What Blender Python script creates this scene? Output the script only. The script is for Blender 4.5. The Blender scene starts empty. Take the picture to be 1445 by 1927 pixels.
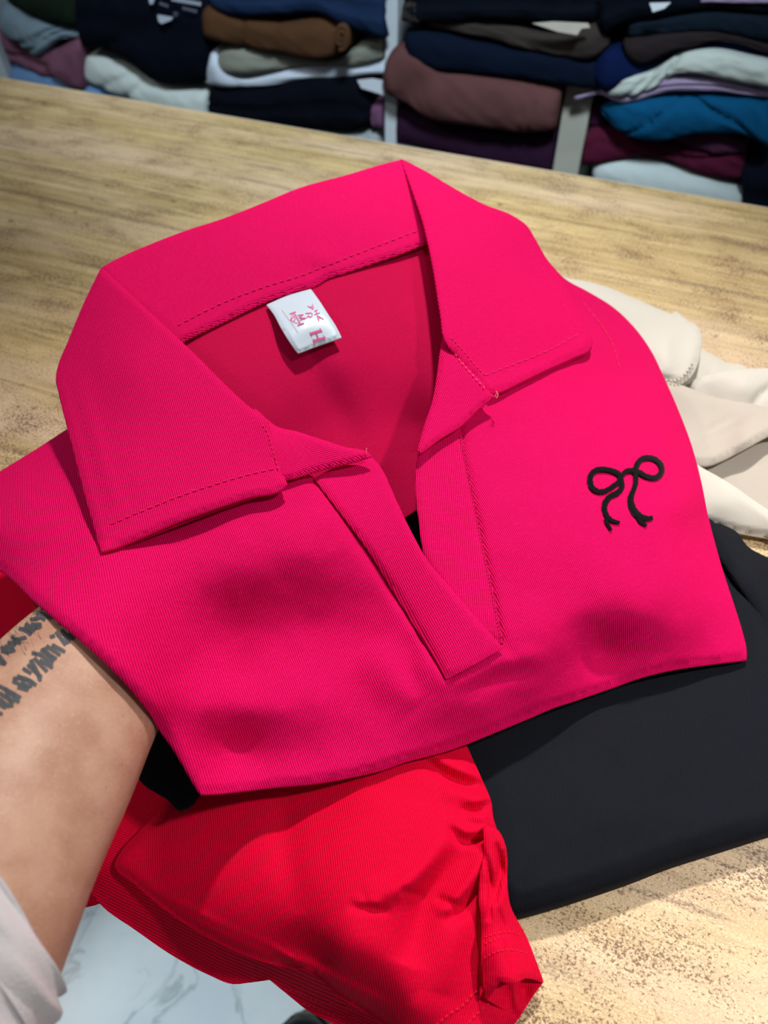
import bpy, bmesh, math, random
import numpy as np
from mathutils import Vector, noise
from mathutils.geometry import delaunay_2d_cdt
from mathutils.bvhtree import BVHTree

random.seed(7)
S = bpy.context.scene
C = S.collection
R = math.radians

# ------------------------------------------------------------------ camera model
W, HPX = 1445.0, 1927.0
F = 1447.0
TH = R(49.0)
TOP = 0.86            # table top height
CAMH = 0.46           # camera above the table top
ct, st = math.cos(TH), math.sin(TH)

def rays(px, py):
    px = np.asarray(px, float); py = np.asarray(py, float)
    x = (px - W/2)/F; y = (HPX/2 - py)/F
    return np.stack([x, ct + st*y, ct*y - st], -1)

def P(px, py, z):
    """point seen at a photo position, z metres above the table top"""
    d = rays(px, py)
    t = (np.asarray(z, float) - CAMH)/d[..., 2]
    w = d*t[..., None]
    w[..., 2] += TOP + CAMH
    return w

def PV(px, py, z=0.0):
    return Vector(P(np.array([px]), np.array([py]), np.array([z]))[0])

# table frame: U runs along the counter, V runs away from the viewer
_a, _b = PV(0, 145), PV(1445, 390)
U = (_b - _a); U.z = 0; U.normalize()
V = Vector((-U.y, U.x, 0))
V_FAR = V.dot(PV(722, 268))
V_NEAR = V.dot(PV(560, 1765))
ANG = math.atan2(U.y, U.x)

def Q(px, py, dv):
    """point on the upright plane dv metres behind the far edge of the counter"""
    px = np.atleast_1d(np.asarray(px, float)); py = np.atleast_1d(np.asarray(py, float))
    d = rays(px, py)
    t = (V_FAR + dv)/(d[:, 0]*V.x + d[:, 1]*V.y)
    w = d*t[:, None]
    w[:, 2] += TOP + CAMH
    return w

# ------------------------------------------------------------------ object helpers
def tag(o, label=None, cat=None, group=None, kind=None):
    if label: o['label'] = label
    if cat: o['category'] = cat
    if group: o['group'] = group
    if kind: o['kind'] = kind
    return o

def empty(name, loc, label, cat, group=None):
    o = bpy.data.objects.new(name, None)
    C.objects.link(o); o.location = loc
    o.empty_display_size = 0.05
    return tag(o, label, cat, group)

def mesh_obj(name, verts, faces, mat, parent=None, smooth=True, uvs=None, sharp=None):
    me = bpy.data.meshes.new(name)
    off = Vector((0, 0, 0))
    if parent is not None:
        off = parent.location.copy()
        p = parent.parent
        while p is not None:
            off += p.location; p = p.parent
    vs = [(v[0]-off[0], v[1]-off[1], v[2]-off[2]) for v in verts]
    me.from_pydata(vs, [], [tuple(f) for f in faces])
    if uvs is not None:
        ul = me.uv_layers.new(name='UVMap')
        idx = np.empty(len(me.loops), dtype=np.int32)
        me.loops.foreach_get('vertex_index', idx)
        ul.data.foreach_set('uv', np.asarray(uvs, dtype=np.float32)[idx].ravel())
    if smooth:
        me.polygons.foreach_set('use_smooth', [True]*len(me.polygons))
        if sharp is not None:
            me.set_sharp_from_angle(angle=R(sharp))
    me.materials.append(mat)
    me.update()
    o = bpy.data.objects.new(name, me)
    C.objects.link(o)
    if parent is not None: o.parent = parent
    return o

def bm_obj(name, bm, mat, parent=None, smooth=False, sharp=40):
    bm.normal_update()
    bm.verts.index_update()
    o = mesh_obj(name, [v.co.copy() for v in bm.verts], [[v.index for v in f.verts] for f in bm.faces], mat, parent,
                 smooth=smooth, sharp=sharp if smooth else None)
    bm.free()
    return o

def frame_box(bm, u0, u1, v0, v1, z0, z1, bevel=0.0):
    vs = []
    for z in (z0, z1):
        for (u, v) in ((u0, v0), (u1, v0), (u1, v1), (u0, v1)):
            q = U*u + V*v; vs.append(bm.verts.new((q.x, q.y, z)))
    fs = [(3, 2, 1, 0), (4, 5, 6, 7), (0, 1, 5, 4), (1, 2, 6, 5), (2, 3, 7, 6), (3, 0, 4, 7)]
    new = [bm.faces.new([vs[i] for i in f]) for f in fs]
    if bevel:
        es = list({e for f in new for e in f.edges})
        bmesh.ops.bevel(bm, geom=es, offset=bevel, segments=2, affect='EDGES', profile=0.5)

# ------------------------------------------------------------------ outlines and height fields
def catmull(pts, step, closed=True):
    """pts: (x, y) or (x, y, 'c') for a sharp corner -> evenly resampled outline"""
    n = len(pts)
    xy = np.array([[p[0], p[1]] for p in pts], float)
    corner = [len(p) > 2 for p in pts]
    out = []
    rng = range(n) if closed else range(n-1)
    for i in rng:
        j = (i+1) % n
        p1, p2 = xy[i], xy[j]
        h = (i-1) % n if closed else max(i-1, 0)
        k = (j+1) % n if closed else min(j+1, n-1)
        L = np.linalg.norm(p2-p1)
        p0 = xy[h]; p3 = xy[k]
        def tan(a, b, c):
            d1 = np.linalg.norm(b-a)+1e-6; d2 = np.linalg.norm(c-b)+1e-6
            return ((b-a)/d1*d2 + (c-b)/d2*d1)/(d1+d2)
        t1 = (p2-p1)/max(L, 1e-6) if (corner[i] or (not closed and i == 0)) else tan(p0, p1, p2)
        t2 = (p2-p1)/max(L, 1e-6) if (corner[j] or (not closed and j == n-1)) else tan(p1, p2, p3)
        m1 = t1*L; m2 = t2*L
        m = max(1, int(round(L/step)))
        for s in range(m):
            t = s/m
            out.append((2*t**3-3*t**2+1)*p1 + (t**3-2*t**2+t)*m1 + (-2*t**3+3*t**2)*p2 + (t**3-t**2)*m2)
    if not closed: out.append(xy[-1])
    return np.array(out)

def inside(poly, x, y):
    r = np.zeros(x.shape, bool)
    n = len(poly)
    for i in range(n):
        x1, y1 = poly[i]; x2, y2 = poly[(i+1) % n]
        if y1 == y2: continue
        c = ((y1 > y) != (y2 > y)) & (x < (x2-x1)*(y-y1)/(y2-y1) + x1)
        r ^= c
    return r

def seg_dist(line, x, y, closed=False):
    """distance to a polyline and the position along it, 0..1"""
    line = np.asarray(line, float)
    n = len(line)
    best = np.full(x.shape, 1e9); along = np.zeros(x.shape)
    segs = [(i, (i+1) % n) for i in range(n if closed else n-1)]
    lens = [np.linalg.norm(line[j]-line[i]) for i, j in segs]
    tot = sum(lens) or 1; acc = 0
    for (i, j), L in zip(segs, lens):
        ax, ay = line[i]; bx, by = line[j]
        dx, dy = bx-ax, by-ay
        t = np.clip(((x-ax)*dx + (y-ay)*dy)/(L*L+1e-9), 0, 1)
        d = np.hypot(x-(ax+t*dx), y-(ay+t*dy))
        m = d < best
        best = np.where(m, d, best)
        along = np.where(m, (acc + t*L)/tot, along)
        acc += L
    return best, along

class TPS:
    """smooth height field through (px, py, centimetres)"""
    def __init__(self, pts, smooth=1e-4):
        a = np.array(pts, float)
        self.c = a[:, :2]/1000.0
        z = a[:, 2]/100.0
        n = len(a)
        d = np.linalg.norm(self.c[:, None]-self.c[None], axis=2)
        K = self.k(d) + np.eye(n)*smooth
        Pm = np.c_[np.ones(n), self.c]
        A = np.block([[K, Pm], [Pm.T, np.zeros((3, 3))]])
        self.w = np.linalg.solve(A, np.r_[z, 0, 0, 0])
    @staticmethod
    def k(d):
        return np.where(d > 1e-9, d*d*np.log(np.maximum(d, 1e-9)), 0)
    def __call__(self, x, y):
        x = np.asarray(x, float)/1000; y = np.asarray(y, float)/1000
        r = self.w[-3] + self.w[-2]*x + self.w[-1]*y
        for (cx, cy), w in zip(self.c, self.w[:-3]):
            r = r + w*self.k(np.hypot(x-cx, y-cy))
        return r

def ridges(lst):
    """folds: (polyline, height cm, width px[, one-sided]) added on a height field"""
    def f(x, y):
        r = np.zeros(np.shape(x))
        for it in lst:
            line = catmull([tuple(p) for p in it[0]], 12, closed=False)
            d, a = seg_dist(line, x, y)
            tap = np.clip(np.sin(np.pi*np.clip(a, 0.0, 1.0)), 0, 1)**0.6
            r = r + it[1]/100.0*np.exp(-(d/it[2])**2)*tap
        return r
    return f

def nz(x, y, s, seed=0.0):
    return np.array([noise.fractal(Vector((a/s, b/s, seed)), 1.0, 2.0, 3) for a, b in zip(np.ravel(x), np.ravel(y))]).reshape(np.shape(x))

def cloth(name, outline, hf, mat, parent=None, step=9.0, th=0.0012, rib=(0.3, 1.0), roll=None, wob=0.0, seed=0.0, bulge=0.5, smooth_out=True):
    """a sheet of cloth: outline traced on the counter, heights from hf, rounded edge of thickness th"""
    ol = catmull(outline, step) if smooth_out else np.array([[p[0], p[1]] for p in outline], float)
    n = len(ol)
    x0, y0 = ol.min(0); x1, y1 = ol.max(0)
    gx, gy = [], []
    row = 0; yy = y0
    while yy < y1:
        xs = np.arange(x0 + (step/2 if row % 2 else 0), x1, step)
        gx.append(xs); gy.append(np.full(len(xs), yy))
        yy += step*0.866; row += 1
    gx = np.concatenate(gx); gy = np.concatenate(gy)
    m = inside(ol, gx, gy)
    gx, gy = gx[m], gy[m]
    if len(gx):
        d, _ = seg_dist(ol, gx, gy, closed=True)
        m = d > step*0.55
        gx, gy = gx[m], gy[m]
    X = np.r_[ol[:, 0], gx]; Y = np.r_[ol[:, 1], gy]
    res = delaunay_2d_cdt([Vector((a, b)) for a, b in zip(X, Y)], [(i, (i+1) % n) for i in range(n)], [], 0, 1e-5)
    vs, tris = res[0], res[2]
    if len(vs) != len(X):           # coincident points merged: take what came out
        X = np.array([v[0] for v in vs]); Y = np.array([v[1] for v in vs])
        orig = res[3]
        loop = [k for k, o in enumerate(orig) if any(i < n for i in o)]
        key = {}
        for k, o in enumerate(orig):
            for i in o:
                if i < n: key[i] = k
        bl = []
        for i in range(n):
            k = key.get(i)
            if k is not None and (not bl or bl[-1] != k): bl.append(k)
        if bl[0] == bl[-1]: bl.pop()
    else:
        bl = list(range(n))
    T3 = np.array([t[:3] for t in tris])
    cx = X[T3].mean(1); cy = Y[T3].mean(1)
    T3 = T3[inside(ol, cx, cy)]
    Z = hf(X, Y)
    if wob: Z = Z + wob*nz(X, Y, 120.0, seed)
    if roll:
        d, _ = seg_dist(ol, X, Y, closed=True)
        t = np.clip(1 - d/roll[0], 0, 1)
        Z = Z - roll[1]*t*t
    w = P(X, Y, Z)
    faces = []
    cam = np.array([0, 0, TOP+CAMH])
    for a, b, c in T3:
        nn = np.cross(w[b]-w[a], w[c]-w[a])
        if np.dot(nn, cam-w[a]) < 0: b, c = c, b
        faces.append((a, b, c))
    # edge direction, outward in plan
    nb = len(bl)
    bx = w[bl]
    tang = np.roll(bx, -1, 0) - np.roll(bx, 1, 0)
    out = np.stack([tang[:, 1], -tang[:, 0]], 1)
    out /= np.linalg.norm(out, axis=1)[:, None] + 1e-9
    area = np.sum(bx[:, 0]*np.roll(bx[:, 1], -1) - np.roll(bx[:, 0], -1)*bx[:, 1])
    if area < 0: out = -out
    verts = [tuple(v) for v in w]
    # UV: ribs run along the given direction
    mx, my, mz = X.mean(), Y.mean(), Z.mean()
    L = math.hypot(*rib)
    p0 = P(np.array([mx]), np.array([my]), np.array([mz]))[0]
    p1 = P(np.array([mx+rib[0]/L*60]), np.array([my+rib[1]/L*60]), np.array([mz]))[0]
    e = (p1-p0)[:2]; e /= np.linalg.norm(e)
    def uvof(q): return (q[0]*e[1] - q[1]*e[0], q[0]*e[0] + q[1]*e[1])
    r = th/2
    prev = list(bl)
    K = 4
    for k in range(1, K+1):
        ph = math.pi*k/K
        ring = []
        for i in range(nb):
            q = bx[i]
            ring.append(len(verts))
            verts.append((q[0]+out[i, 0]*r*bulge*2*math.sin(ph), q[1]+out[i, 1]*r*bulge*2*math.sin(ph), q[2]-r*(1-math.cos(ph))))
        for i in range(nb):
            j = (i+1) % nb
            f = (prev[i], ring[i], ring[j], prev[j])
            faces.append(f if area > 0 else f[::-1])
        prev = ring
    # underside
    base = len(verts)
    bset = {b: prev[i] for i, b in enumerate(bl)}
    mp = {}
    for k in range(len(X)):
        if k in bset: mp[k] = bset[k]
        else:
            mp[k] = len(verts); verts.append((w[k][0], w[k][1], w[k][2]-th))
    for f in faces[:len(T3)]:
        faces.append((mp[f[2]], mp[f[1]], mp[f[0]]))
    uv = [uvof(v) for v in verts]
    o = mesh_obj(name, verts, faces, mat, parent, uvs=uv)
    return o

def dashes(name, line, hf, mat, parent, dash=9, gap=4, wd=1.3, lift=0.0006, wander=0.4):
    """a row of stitches along a line lying on a height field"""
    ln = catmull([tuple(p) for p in line], 1.0, closed=False)
    verts, faces = [], []
    i = 0
    while i + 3 < len(ln):
        seg = ln[i:i+dash]
        if len(seg) < 3: break
        j = [random.uniform(-wander, wander) for _ in range(2)]
        n = len(seg); base = len(verts)
        tg = seg[-1]-seg[0]; tg /= np.linalg.norm(tg)+1e-9
        nr = np.array([-tg[1], tg[0]])
        ks = [0, n//3, 2*n//3, n-1]
        for a, k in enumerate(ks):
            s = a/3.0
            hgt = lift*(0.25+0.75*math.sin(math.pi*(0.15+0.7*s)))
            ww = wd*(0.6 if a in (0, 3) else 1.0)
            c = seg[k] + nr*(j[0]*(1-s)+j[1]*s)
            for sd, hh in ((-1, 0.0), (-0.5, 0.8), (0.5, 0.8), (1, 0.0)):
                q = c + nr*ww*sd
                z = hf(np.array([q[0]]), np.array([q[1]]))[0] + hgt*hh + 0.0002
                verts.append(tuple(P(np.array([q[0]]), np.array([q[1]]), np.array([z]))[0]))
        for a in range(3):
            for b in range(3):
                q = base+a*4+b
                faces.append((q, q+1, q+5, q+4))
        i += dash+gap
    return mesh_obj(name, verts, faces, mat, parent)

def strip(name, lines, hf, mat, parent, lift=0.0008, ragged=0.0, step=3.0, flat=False):
    """padded ribbons: lines = [(polyline, half widths px)], half-round section, lying on hf"""
    verts, faces = [], []
    for line, hw in lines:
        ln = catmull([tuple(p) for p in line], step, closed=False)
        n = len(ln)
        hw = hw if isinstance(hw, (list, tuple)) else [hw]*2
        ws = np.interp(np.linspace(0, 1, n), np.linspace(0, 1, len(hw)), hw)
        tg = np.gradient(ln, axis=0); tg /= np.linalg.norm(tg, axis=1)[:, None]+1e-9
        nr = np.stack([-tg[:, 1], tg[:, 0]], 1)
        sec = (-1, -0.75, -0.35, 0, 0.35, 0.75, 1)
        base = len(verts)
        XY, HH = [], []
        for k in range(n):
            for s in sec:
                rg = random.uniform(-ragged, ragged) if abs(s) == 1 else 0
                q = ln[k] + nr[k]*(ws[k]*s + rg)
                XY.append(q); HH.append(lift*(0.35 + (0 if flat else 0.65)*math.sqrt(max(0, 1-s*s))) if abs(s) < 1 else 0.0001)
        XY = np.array(XY)
        z = hf(XY[:, 0], XY[:, 1]) + np.array(HH)
        verts += [tuple(v) for v in P(XY[:, 0], XY[:, 1], z)]
        m = len(sec)
        for k in range(n-1):
            for b in range(m-1):
                q = base+k*m+b
                faces.append((q, q+1, q+m+1, q+m))
    return mesh_obj(name, verts, faces, mat, parent)

# ------------------------------------------------------------------ materials
def new_mat(name):
    m = bpy.data.materials.new(name); m.use_nodes = True
    nt = m.node_tree
    b = nt.nodes['Principled BSDF']
    return m, nt, b

def nd(nt, typ, **kw):
    n = nt.nodes.new(typ)
    for k, v in kw.items():
        if k in n.inputs.keys() if hasattr(n.inputs, 'keys') else False: n.inputs[k].default_value = v
        else: setattr(n, k, v)
    return n

def mathn(nt, op, a, b=None, clamp=False):
    n = nt.nodes.new('ShaderNodeMath'); n.operation = op; n.use_clamp = clamp
    for i, v in enumerate((a, b)):
        if v is None: continue
        if isinstance(v, (int, float)): n.inputs[i].default_value = v
        else: nt.links.new(v, n.inputs[i])
    return n.outputs[0]

def mixc(nt, fac, a, b, mode='MIX'):
    n = nt.nodes.new('ShaderNodeMix'); n.data_type = 'RGBA'; n.blend_type = mode
    for sock, v in ((n.inputs[0], fac), (n.inputs[6], a), (n.inputs[7], b)):
        if isinstance(v, (int, float)): sock.default_value = v
        elif isinstance(v, tuple): sock.default_value = (*v, 1) if len(v) == 3 else v
        else: nt.links.new(v, sock)
    return n.outputs[2]

def noise_tex(nt, vec, scale, detail=3, rough=0.55, dist=0.0):
    n = nt.nodes.new('ShaderNodeTexNoise')
    n.inputs['Scale'].default_value = scale; n.inputs['Detail'].default_value = detail
    n.inputs['Roughness'].default_value = rough; n.inputs['Distortion'].default_value = dist
    nt.links.new(vec, n.inputs['Vector'])
    return n.outputs[0]

def mapping(nt, vec, scale=(1, 1, 1), rot=(0, 0, 0), loc=(0, 0, 0)):
    n = nt.nodes.new('ShaderNodeMapping')
    n.inputs['Scale'].default_value = scale; n.inputs['Rotation'].default_value = rot; n.inputs['Location'].default_value = loc
    nt.links.new(vec, n.inputs['Vector'])
    return n.outputs[0]

def ramp(nt, fac, stops):
    n = nt.nodes.new('ShaderNodeValToRGB')
    el = n.color_ramp.elements
    while len(el) < len(stops): el.new(0.5)
    for e, (p, c) in zip(el, stops):
        e.position = p; e.color = (*c, 1) if len(c) == 3 else c
    nt.links.new(fac, n.inputs[0])
    return n.outputs[0]

def sm(nt, fac, lo, hi):
    n = nt.nodes.new('ShaderNodeMapRange'); n.interpolation_type = 'SMOOTHSTEP'
    n.inputs['From Min'].default_value = lo; n.inputs['From Max'].default_value = hi
    nt.links.new(fac, n.inputs['Value'])
    return n.outputs[0]

def knit(name, col, light, pitch=0.00115, depth=0.35, contrast=0.5, rough=0.75, sheen=0.15, slub=0.5, sheen_tint=None, spec=0.25):
    """fine rib knit: ribs along UV v, lighter slub threads across"""
    m, nt, b = new_mat(name)
    uv = nt.nodes.new('ShaderNodeUVMap').outputs[0]
    warp = noise_tex(nt, mapping(nt, uv, (60, 25, 1)), 1.0, 2)
    sep = nt.nodes.new('ShaderNodeSeparateXYZ'); nt.links.new(uv, sep.inputs[0])
    u = mathn(nt, 'ADD', sep.outputs[0], mathn(nt, 'MULTIPLY', warp, 0.0016))
    w = mathn(nt, 'SINE', mathn(nt, 'MULTIPLY', u, 2*math.pi/pitch))
    w01 = mathn(nt, 'MULTIPLY_ADD', w, 0.5); 
    nt.nodes[-1].inputs[2].default_value = 0.5
    stitch = noise_tex(nt, mapping(nt, uv, (900, 520, 1)), 1.0, 2)
    thread = noise_tex(nt, mapping(nt, uv, (90, 1500, 1)), 1.0, 2)
    thr = sm(nt, thread, 0.56, 0.72)
    f = mathn(nt, 'MULTIPLY', w01, contrast)
    f = mathn(nt, 'ADD', f, mathn(nt, 'MULTIPLY', thr, slub*0.5))
    f = mathn(nt, 'ADD', f, mathn(nt, 'MULTIPLY', mathn(nt, 'SUBTRACT', stitch, 0.5), 0.5), clamp=True)
    c = mixc(nt, f, col, light)
    nt.links.new(c, b.inputs['Base Color'])
    b.inputs['Roughness'].default_value = rough
    b.inputs['Specular IOR Level'].default_value = spec
    b.inputs['Sheen Weight'].default_value = sheen
    b.inputs['Sheen Roughness'].default_value = 0.5
    b.inputs['Sheen Tint'].default_value = (*(sheen_tint or light), 1)
    h = mathn(nt, 'ADD', w01, mathn(nt, 'MULTIPLY', stitch, 0.8))
    bp = nt.nodes.new('ShaderNodeBump'); bp.inputs['Strength'].default_value = depth; bp.inputs['Distance'].default_value = 0.0004
    nt.links.new(h, bp.inputs['Height']); nt.links.new(bp.outputs[0], b.inputs['Normal'])
    return m

def plain(name, col, rough=0.8, var=0.15, scale=40, spec=0.2, sheen=0.0, bump=0.0):
    m, nt, b = new_mat(name)
    tc = nt.nodes.new('ShaderNodeTexCoord').outputs['Object']
    n = noise_tex(nt, tc, scale, 4)
    lo = tuple(c*(1-var) for c in col); hi = tuple(min(1, c*(1+var)) for c in col)
    nt.links.new(mixc(nt, n, lo, hi), b.inputs['Base Color'])
    b.inputs['Roughness'].default_value = rough
    b.inputs['Specular IOR Level'].default_value = spec
    b.inputs['Sheen Weight'].default_value = sheen
    if bump:
        bp = nt.nodes.new('ShaderNodeBump'); bp.inputs['Strength'].default_value = bump; bp.inputs['Distance'].default_value = 0.001
        nt.links.new(noise_tex(nt, tc, scale*12, 2), bp.inputs['Height']); nt.links.new(bp.outputs[0], b.inputs['Normal'])
    return m

def shelf_cloth(name, col):
    return plain(name, col, rough=0.95, var=0.10, scale=18, spec=0.04, sheen=0.0, bump=0.15)

PINK = knit('pink_knit', (0.42, 0.0004, 0.034), (1.0, 0.0075, 0.170), contrast=0.95, depth=0.5, sheen=0.0, spec=0.03)
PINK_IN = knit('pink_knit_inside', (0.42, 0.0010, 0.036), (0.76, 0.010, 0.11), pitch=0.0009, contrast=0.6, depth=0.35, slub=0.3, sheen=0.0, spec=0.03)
THREAD = plain('pink_thread', (0.80, 0.012, 0.11), var=0.2, scale=500)
THREAD_PALE = plain('pale_pink_thread', (0.9, 0.16, 0.2), var=0.1, scale=500)
RED = knit('red_knit', (0.50, 0.0004, 0.013), (1.0, 0.0022, 0.056), contrast=0.85, depth=0.45, sheen=0.0, spec=0.05)
RED_THREAD = plain('red_thread', (0.95, 0.013, 0.05), var=0.2, scale=500)
BLACK = knit('black_knit', (0.0008, 0.0012, 0.0034), (0.0080, 0.0112, 0.0215), pitch=0.0009, contrast=0.55, depth=0.45, slub=0.25, sheen=0.02, sheen_tint=(0.3, 0.35, 0.45), spec=0.18)
BEIGE = knit('cream_knit', (0.64, 0.59, 0.51), (0.76, 0.71, 0.63), pitch=0.0011, contrast=0.5, depth=0.2, slub=0.2, sheen=0.05)
BEIGE_DARK = knit('cream_knit_dark', (0.52, 0.45, 0.38), (0.63, 0.56, 0.48), pitch=0.0011, contrast=0.5, depth=0.2, slub=0.2, sheen=0.05)  # same cream knit; the back panel's shade is put into this darker colour
EMB = plain('black_embroidery_thread', (0.0045, 0.0055, 0.008), rough=0.5, var=0.8, scale=1300, spec=0.28, bump=0.9)
SATIN = plain('white_satin', (0.58, 0.68, 0.78), rough=0.35, var=0.06, scale=600, spec=0.5, bump=0.1)  # blue reflection on the white label is put into this base colour
PRINT = plain('pink_print', (0.80, 0.10, 0.30), var=0.05, scale=100)

# ------------------------------------------------------------------ setting: floor, wall, counter, shelf
def table_material():
    m, nt, b = new_mat('speckled_tan_laminate')
    tc = nt.nodes.new('ShaderNodeTexCoord').outputs['Object']
    al = mapping(nt, tc, rot=(0, 0, -ANG))              # x runs along the counter
    big = noise_tex(nt, mapping(nt, al, (2.2, 9, 1)), 1.0, 4)
    grain = noise_tex(nt, mapping(nt, al, (5, 95, 1)), 1.0, 6, 0.65, 0.4)
    streak = noise_tex(nt, mapping(nt, al, (3.2, 60, 1), loc=(3, 7, 0)), 1.0, 3, 0.6, 0.6)
    fine = noise_tex(nt, mapping(nt, al, (620, 900, 1)), 1.0, 3, 0.7)
    fine2 = noise_tex(nt, mapping(nt, al, (520, 640, 1), loc=(9, 2, 0)), 1.0, 5, 0.78)
    clump = noise_tex(nt, mapping(nt, al, (18, 34, 1)), 1.0, 4, 0.6)
    spots = noise_tex(nt, mapping(nt, al, (70, 90, 1)), 1.0, 3, 0.6)
    base = mixc(nt, sm(nt, grain, 0.3, 0.7), (0.50, 0.34, 0.130), (0.84, 0.62, 0.300))
    base = mixc(nt, mathn(nt, 'MULTIPLY', sm(nt, big, 0.42, 0.68), 0.6), base, (0.95, 0.70, 0.51))
    # pale flecks
    base = mixc(nt, mathn(nt, 'MULTIPLY', sm(nt, fine, 0.52, 0.66), 0.55), base, (1.0, 0.88, 0.66))
    # brown speckles, thicker in clumps
    sp = mathn(nt, 'MULTIPLY', sm(nt, mathn(nt, 'ADD', fine2, mathn(nt, 'MULTIPLY', mathn(nt, 'SUBTRACT', clump, 0.5), 0.40)), 0.535, 0.60), 0.85)
    base = mixc(nt, sp, base, (0.155, 0.062, 0.032))
    big_sp = mathn(nt, 'MULTIPLY', sm(nt, spots, 0.66, 0.73), 0.6)
    base = mixc(nt, big_sp, base, (0.20, 0.065, 0.03))
    # dark streaks broken by the speckle
    sk = mathn(nt, 'MULTIPLY', sm(nt, streak, 0.57, 0.66), sm(nt, fine2, 0.40, 0.54))
    base = mixc(nt, mathn(nt, 'MULTIPLY', sk, 0.6), base, (0.125, 0.075, 0.072))
    grit = noise_tex(nt, mapping(nt, al, (1100, 1300, 1)), 1.0, 2, 0.6)
    base = mixc(nt, 0.75, base, mixc(nt, sm(nt, grit, 0.36, 0.64), (0.74, 0.71, 0.66), (1.0, 1.0, 1.0)), 'MULTIPLY')
    nt.links.new(base, b.inputs['Base Color'])
    b.inputs['Roughness'].default_value = 0.5
    b.inputs['Specular IOR Level'].default_value = 0.25
    return m

def floor_material():
    m, nt, b = new_mat('white_marble_tile')
    geo = nt.nodes.new('ShaderNodeNewGeometry').outputs['Position']
    a = PV(0, 0); 
    d0 = rays(186, 1700); d1 = rays(96, 1875)
    h = TOP+CAMH
    p0 = d0*(-h/d0[2]); p1 = d1*(-h/d1[2])
    an = math.atan2(p1[1]-p0[1], p1[0]-p0[0])
    mp = nt.nodes.new('ShaderNodeVectorRotate'); mp.rotation_type = 'Z_AXIS'
    mp.inputs['Center'].default_value = (p0[0], p0[1], 0)
    mp.inputs['Angle'].default_value = -an
    nt.links.new(geo, mp.inputs['Vector'])
    sp = nt.nodes.new('ShaderNodeSeparateXYZ'); nt.links.new(mp.outputs[0], sp.inputs[0])
    def grid(o, c):
        v = mathn(nt, 'ADD', o, 60.0 - c + 0.3)
        v = mathn(nt, 'ABSOLUTE', mathn(nt, 'SUBTRACT', mathn(nt, 'MODULO', v, 0.6), 0.3))
        return sm(nt, v, 0.0035, 0.0015)
    g = mathn(nt, 'MAXIMUM', grid(sp.outputs[1], p0[1]), grid(sp.outputs[0], p0[0]+0.45))
    v1 = noise_tex(nt, geo, 5.0, 6, 0.6, 1.2)
    vein = sm(nt, mathn(nt, 'ABSOLUTE', mathn(nt, 'SUBTRACT', v1, 0.52)), 0.022, 0.0)
    patch = noise_tex(nt, geo, 9.0, 3)
    c = mixc(nt, sm(nt, patch, 0.35, 0.7), (0.78, 0.87, 0.91), (0.68, 0.78, 0.85))
    c = mixc(nt, mathn(nt, 'MULTIPLY', mathn(nt, 'MULTIPLY', vein, sm(nt, patch, 0.45, 0.6)), 0.55), c, (0.26, 0.33, 0.34))
    c = mixc(nt, mathn(nt, 'MULTIPLY', g, 0.45), c, (0.45, 0.54, 0.58))
    nt.links.new(c, b.inputs['Base Color'])
    b.inputs['Roughness'].default_value = 0.25
    return m

TABLE = table_material()
bm = bmesh.new(); frame_box(bm, -3.2, 3.2, -2.6, 2.6, -0.08, 0.0)
tag(bm_obj('floor', bm, floor_material()), kind='structure')
WALLM = plain('grey_wall_paint', (0.42, 0.46, 0.50), var=0.05, scale=3)
DV_SHELF = 0.36
bm = bmesh.new(); frame_box(bm, -3.2, 3.2, V_FAR+DV_SHELF+0.36, V_FAR+DV_SHELF+0.42, 0, 2.75)
tag(bm_obj('wall_back', bm, WALLM), kind='structure')

tb = empty('counter', (U*0 + V*((V_NEAR+V_FAR)/2)), 'long speckled tan laminate counter that the clothes lie on', 'counter')
bm = bmesh.new(); frame_box(bm, -1.7, 1.6, V_NEAR, V_FAR, TOP-0.032, TOP, bevel=0.0015)
bm_obj('worktop', bm, TABLE, tb)
PANEL = plain('counter_panel', (0.33, 0.24, 0.14), var=0.1, scale=6)
EDGE = plain('pale_edge_band', (0.62, 0.52, 0.38), var=0.06, scale=60)
bm = bmesh.new(); frame_box(bm, -1.7, 1.6, V_FAR, V_FAR+0.002, TOP-0.032, TOP-0.0005)
bm_obj('edge_band', bm, EDGE, tb)
bm = bmesh.new(); frame_box(bm, -1.6, 1.5, V_FAR-0.30, V_FAR-0.27, 0.0, TOP-0.032)
bm_obj('back_panel', bm, PANEL, tb)
for u in (-1.6, 1.46):
    bm = bmesh.new(); frame_box(bm, u, u+0.04, V_NEAR+0.32, V_FAR-0.30, 0.0, TOP-0.032)
    bm_obj('side_panel', bm, PANEL, tb)

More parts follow.
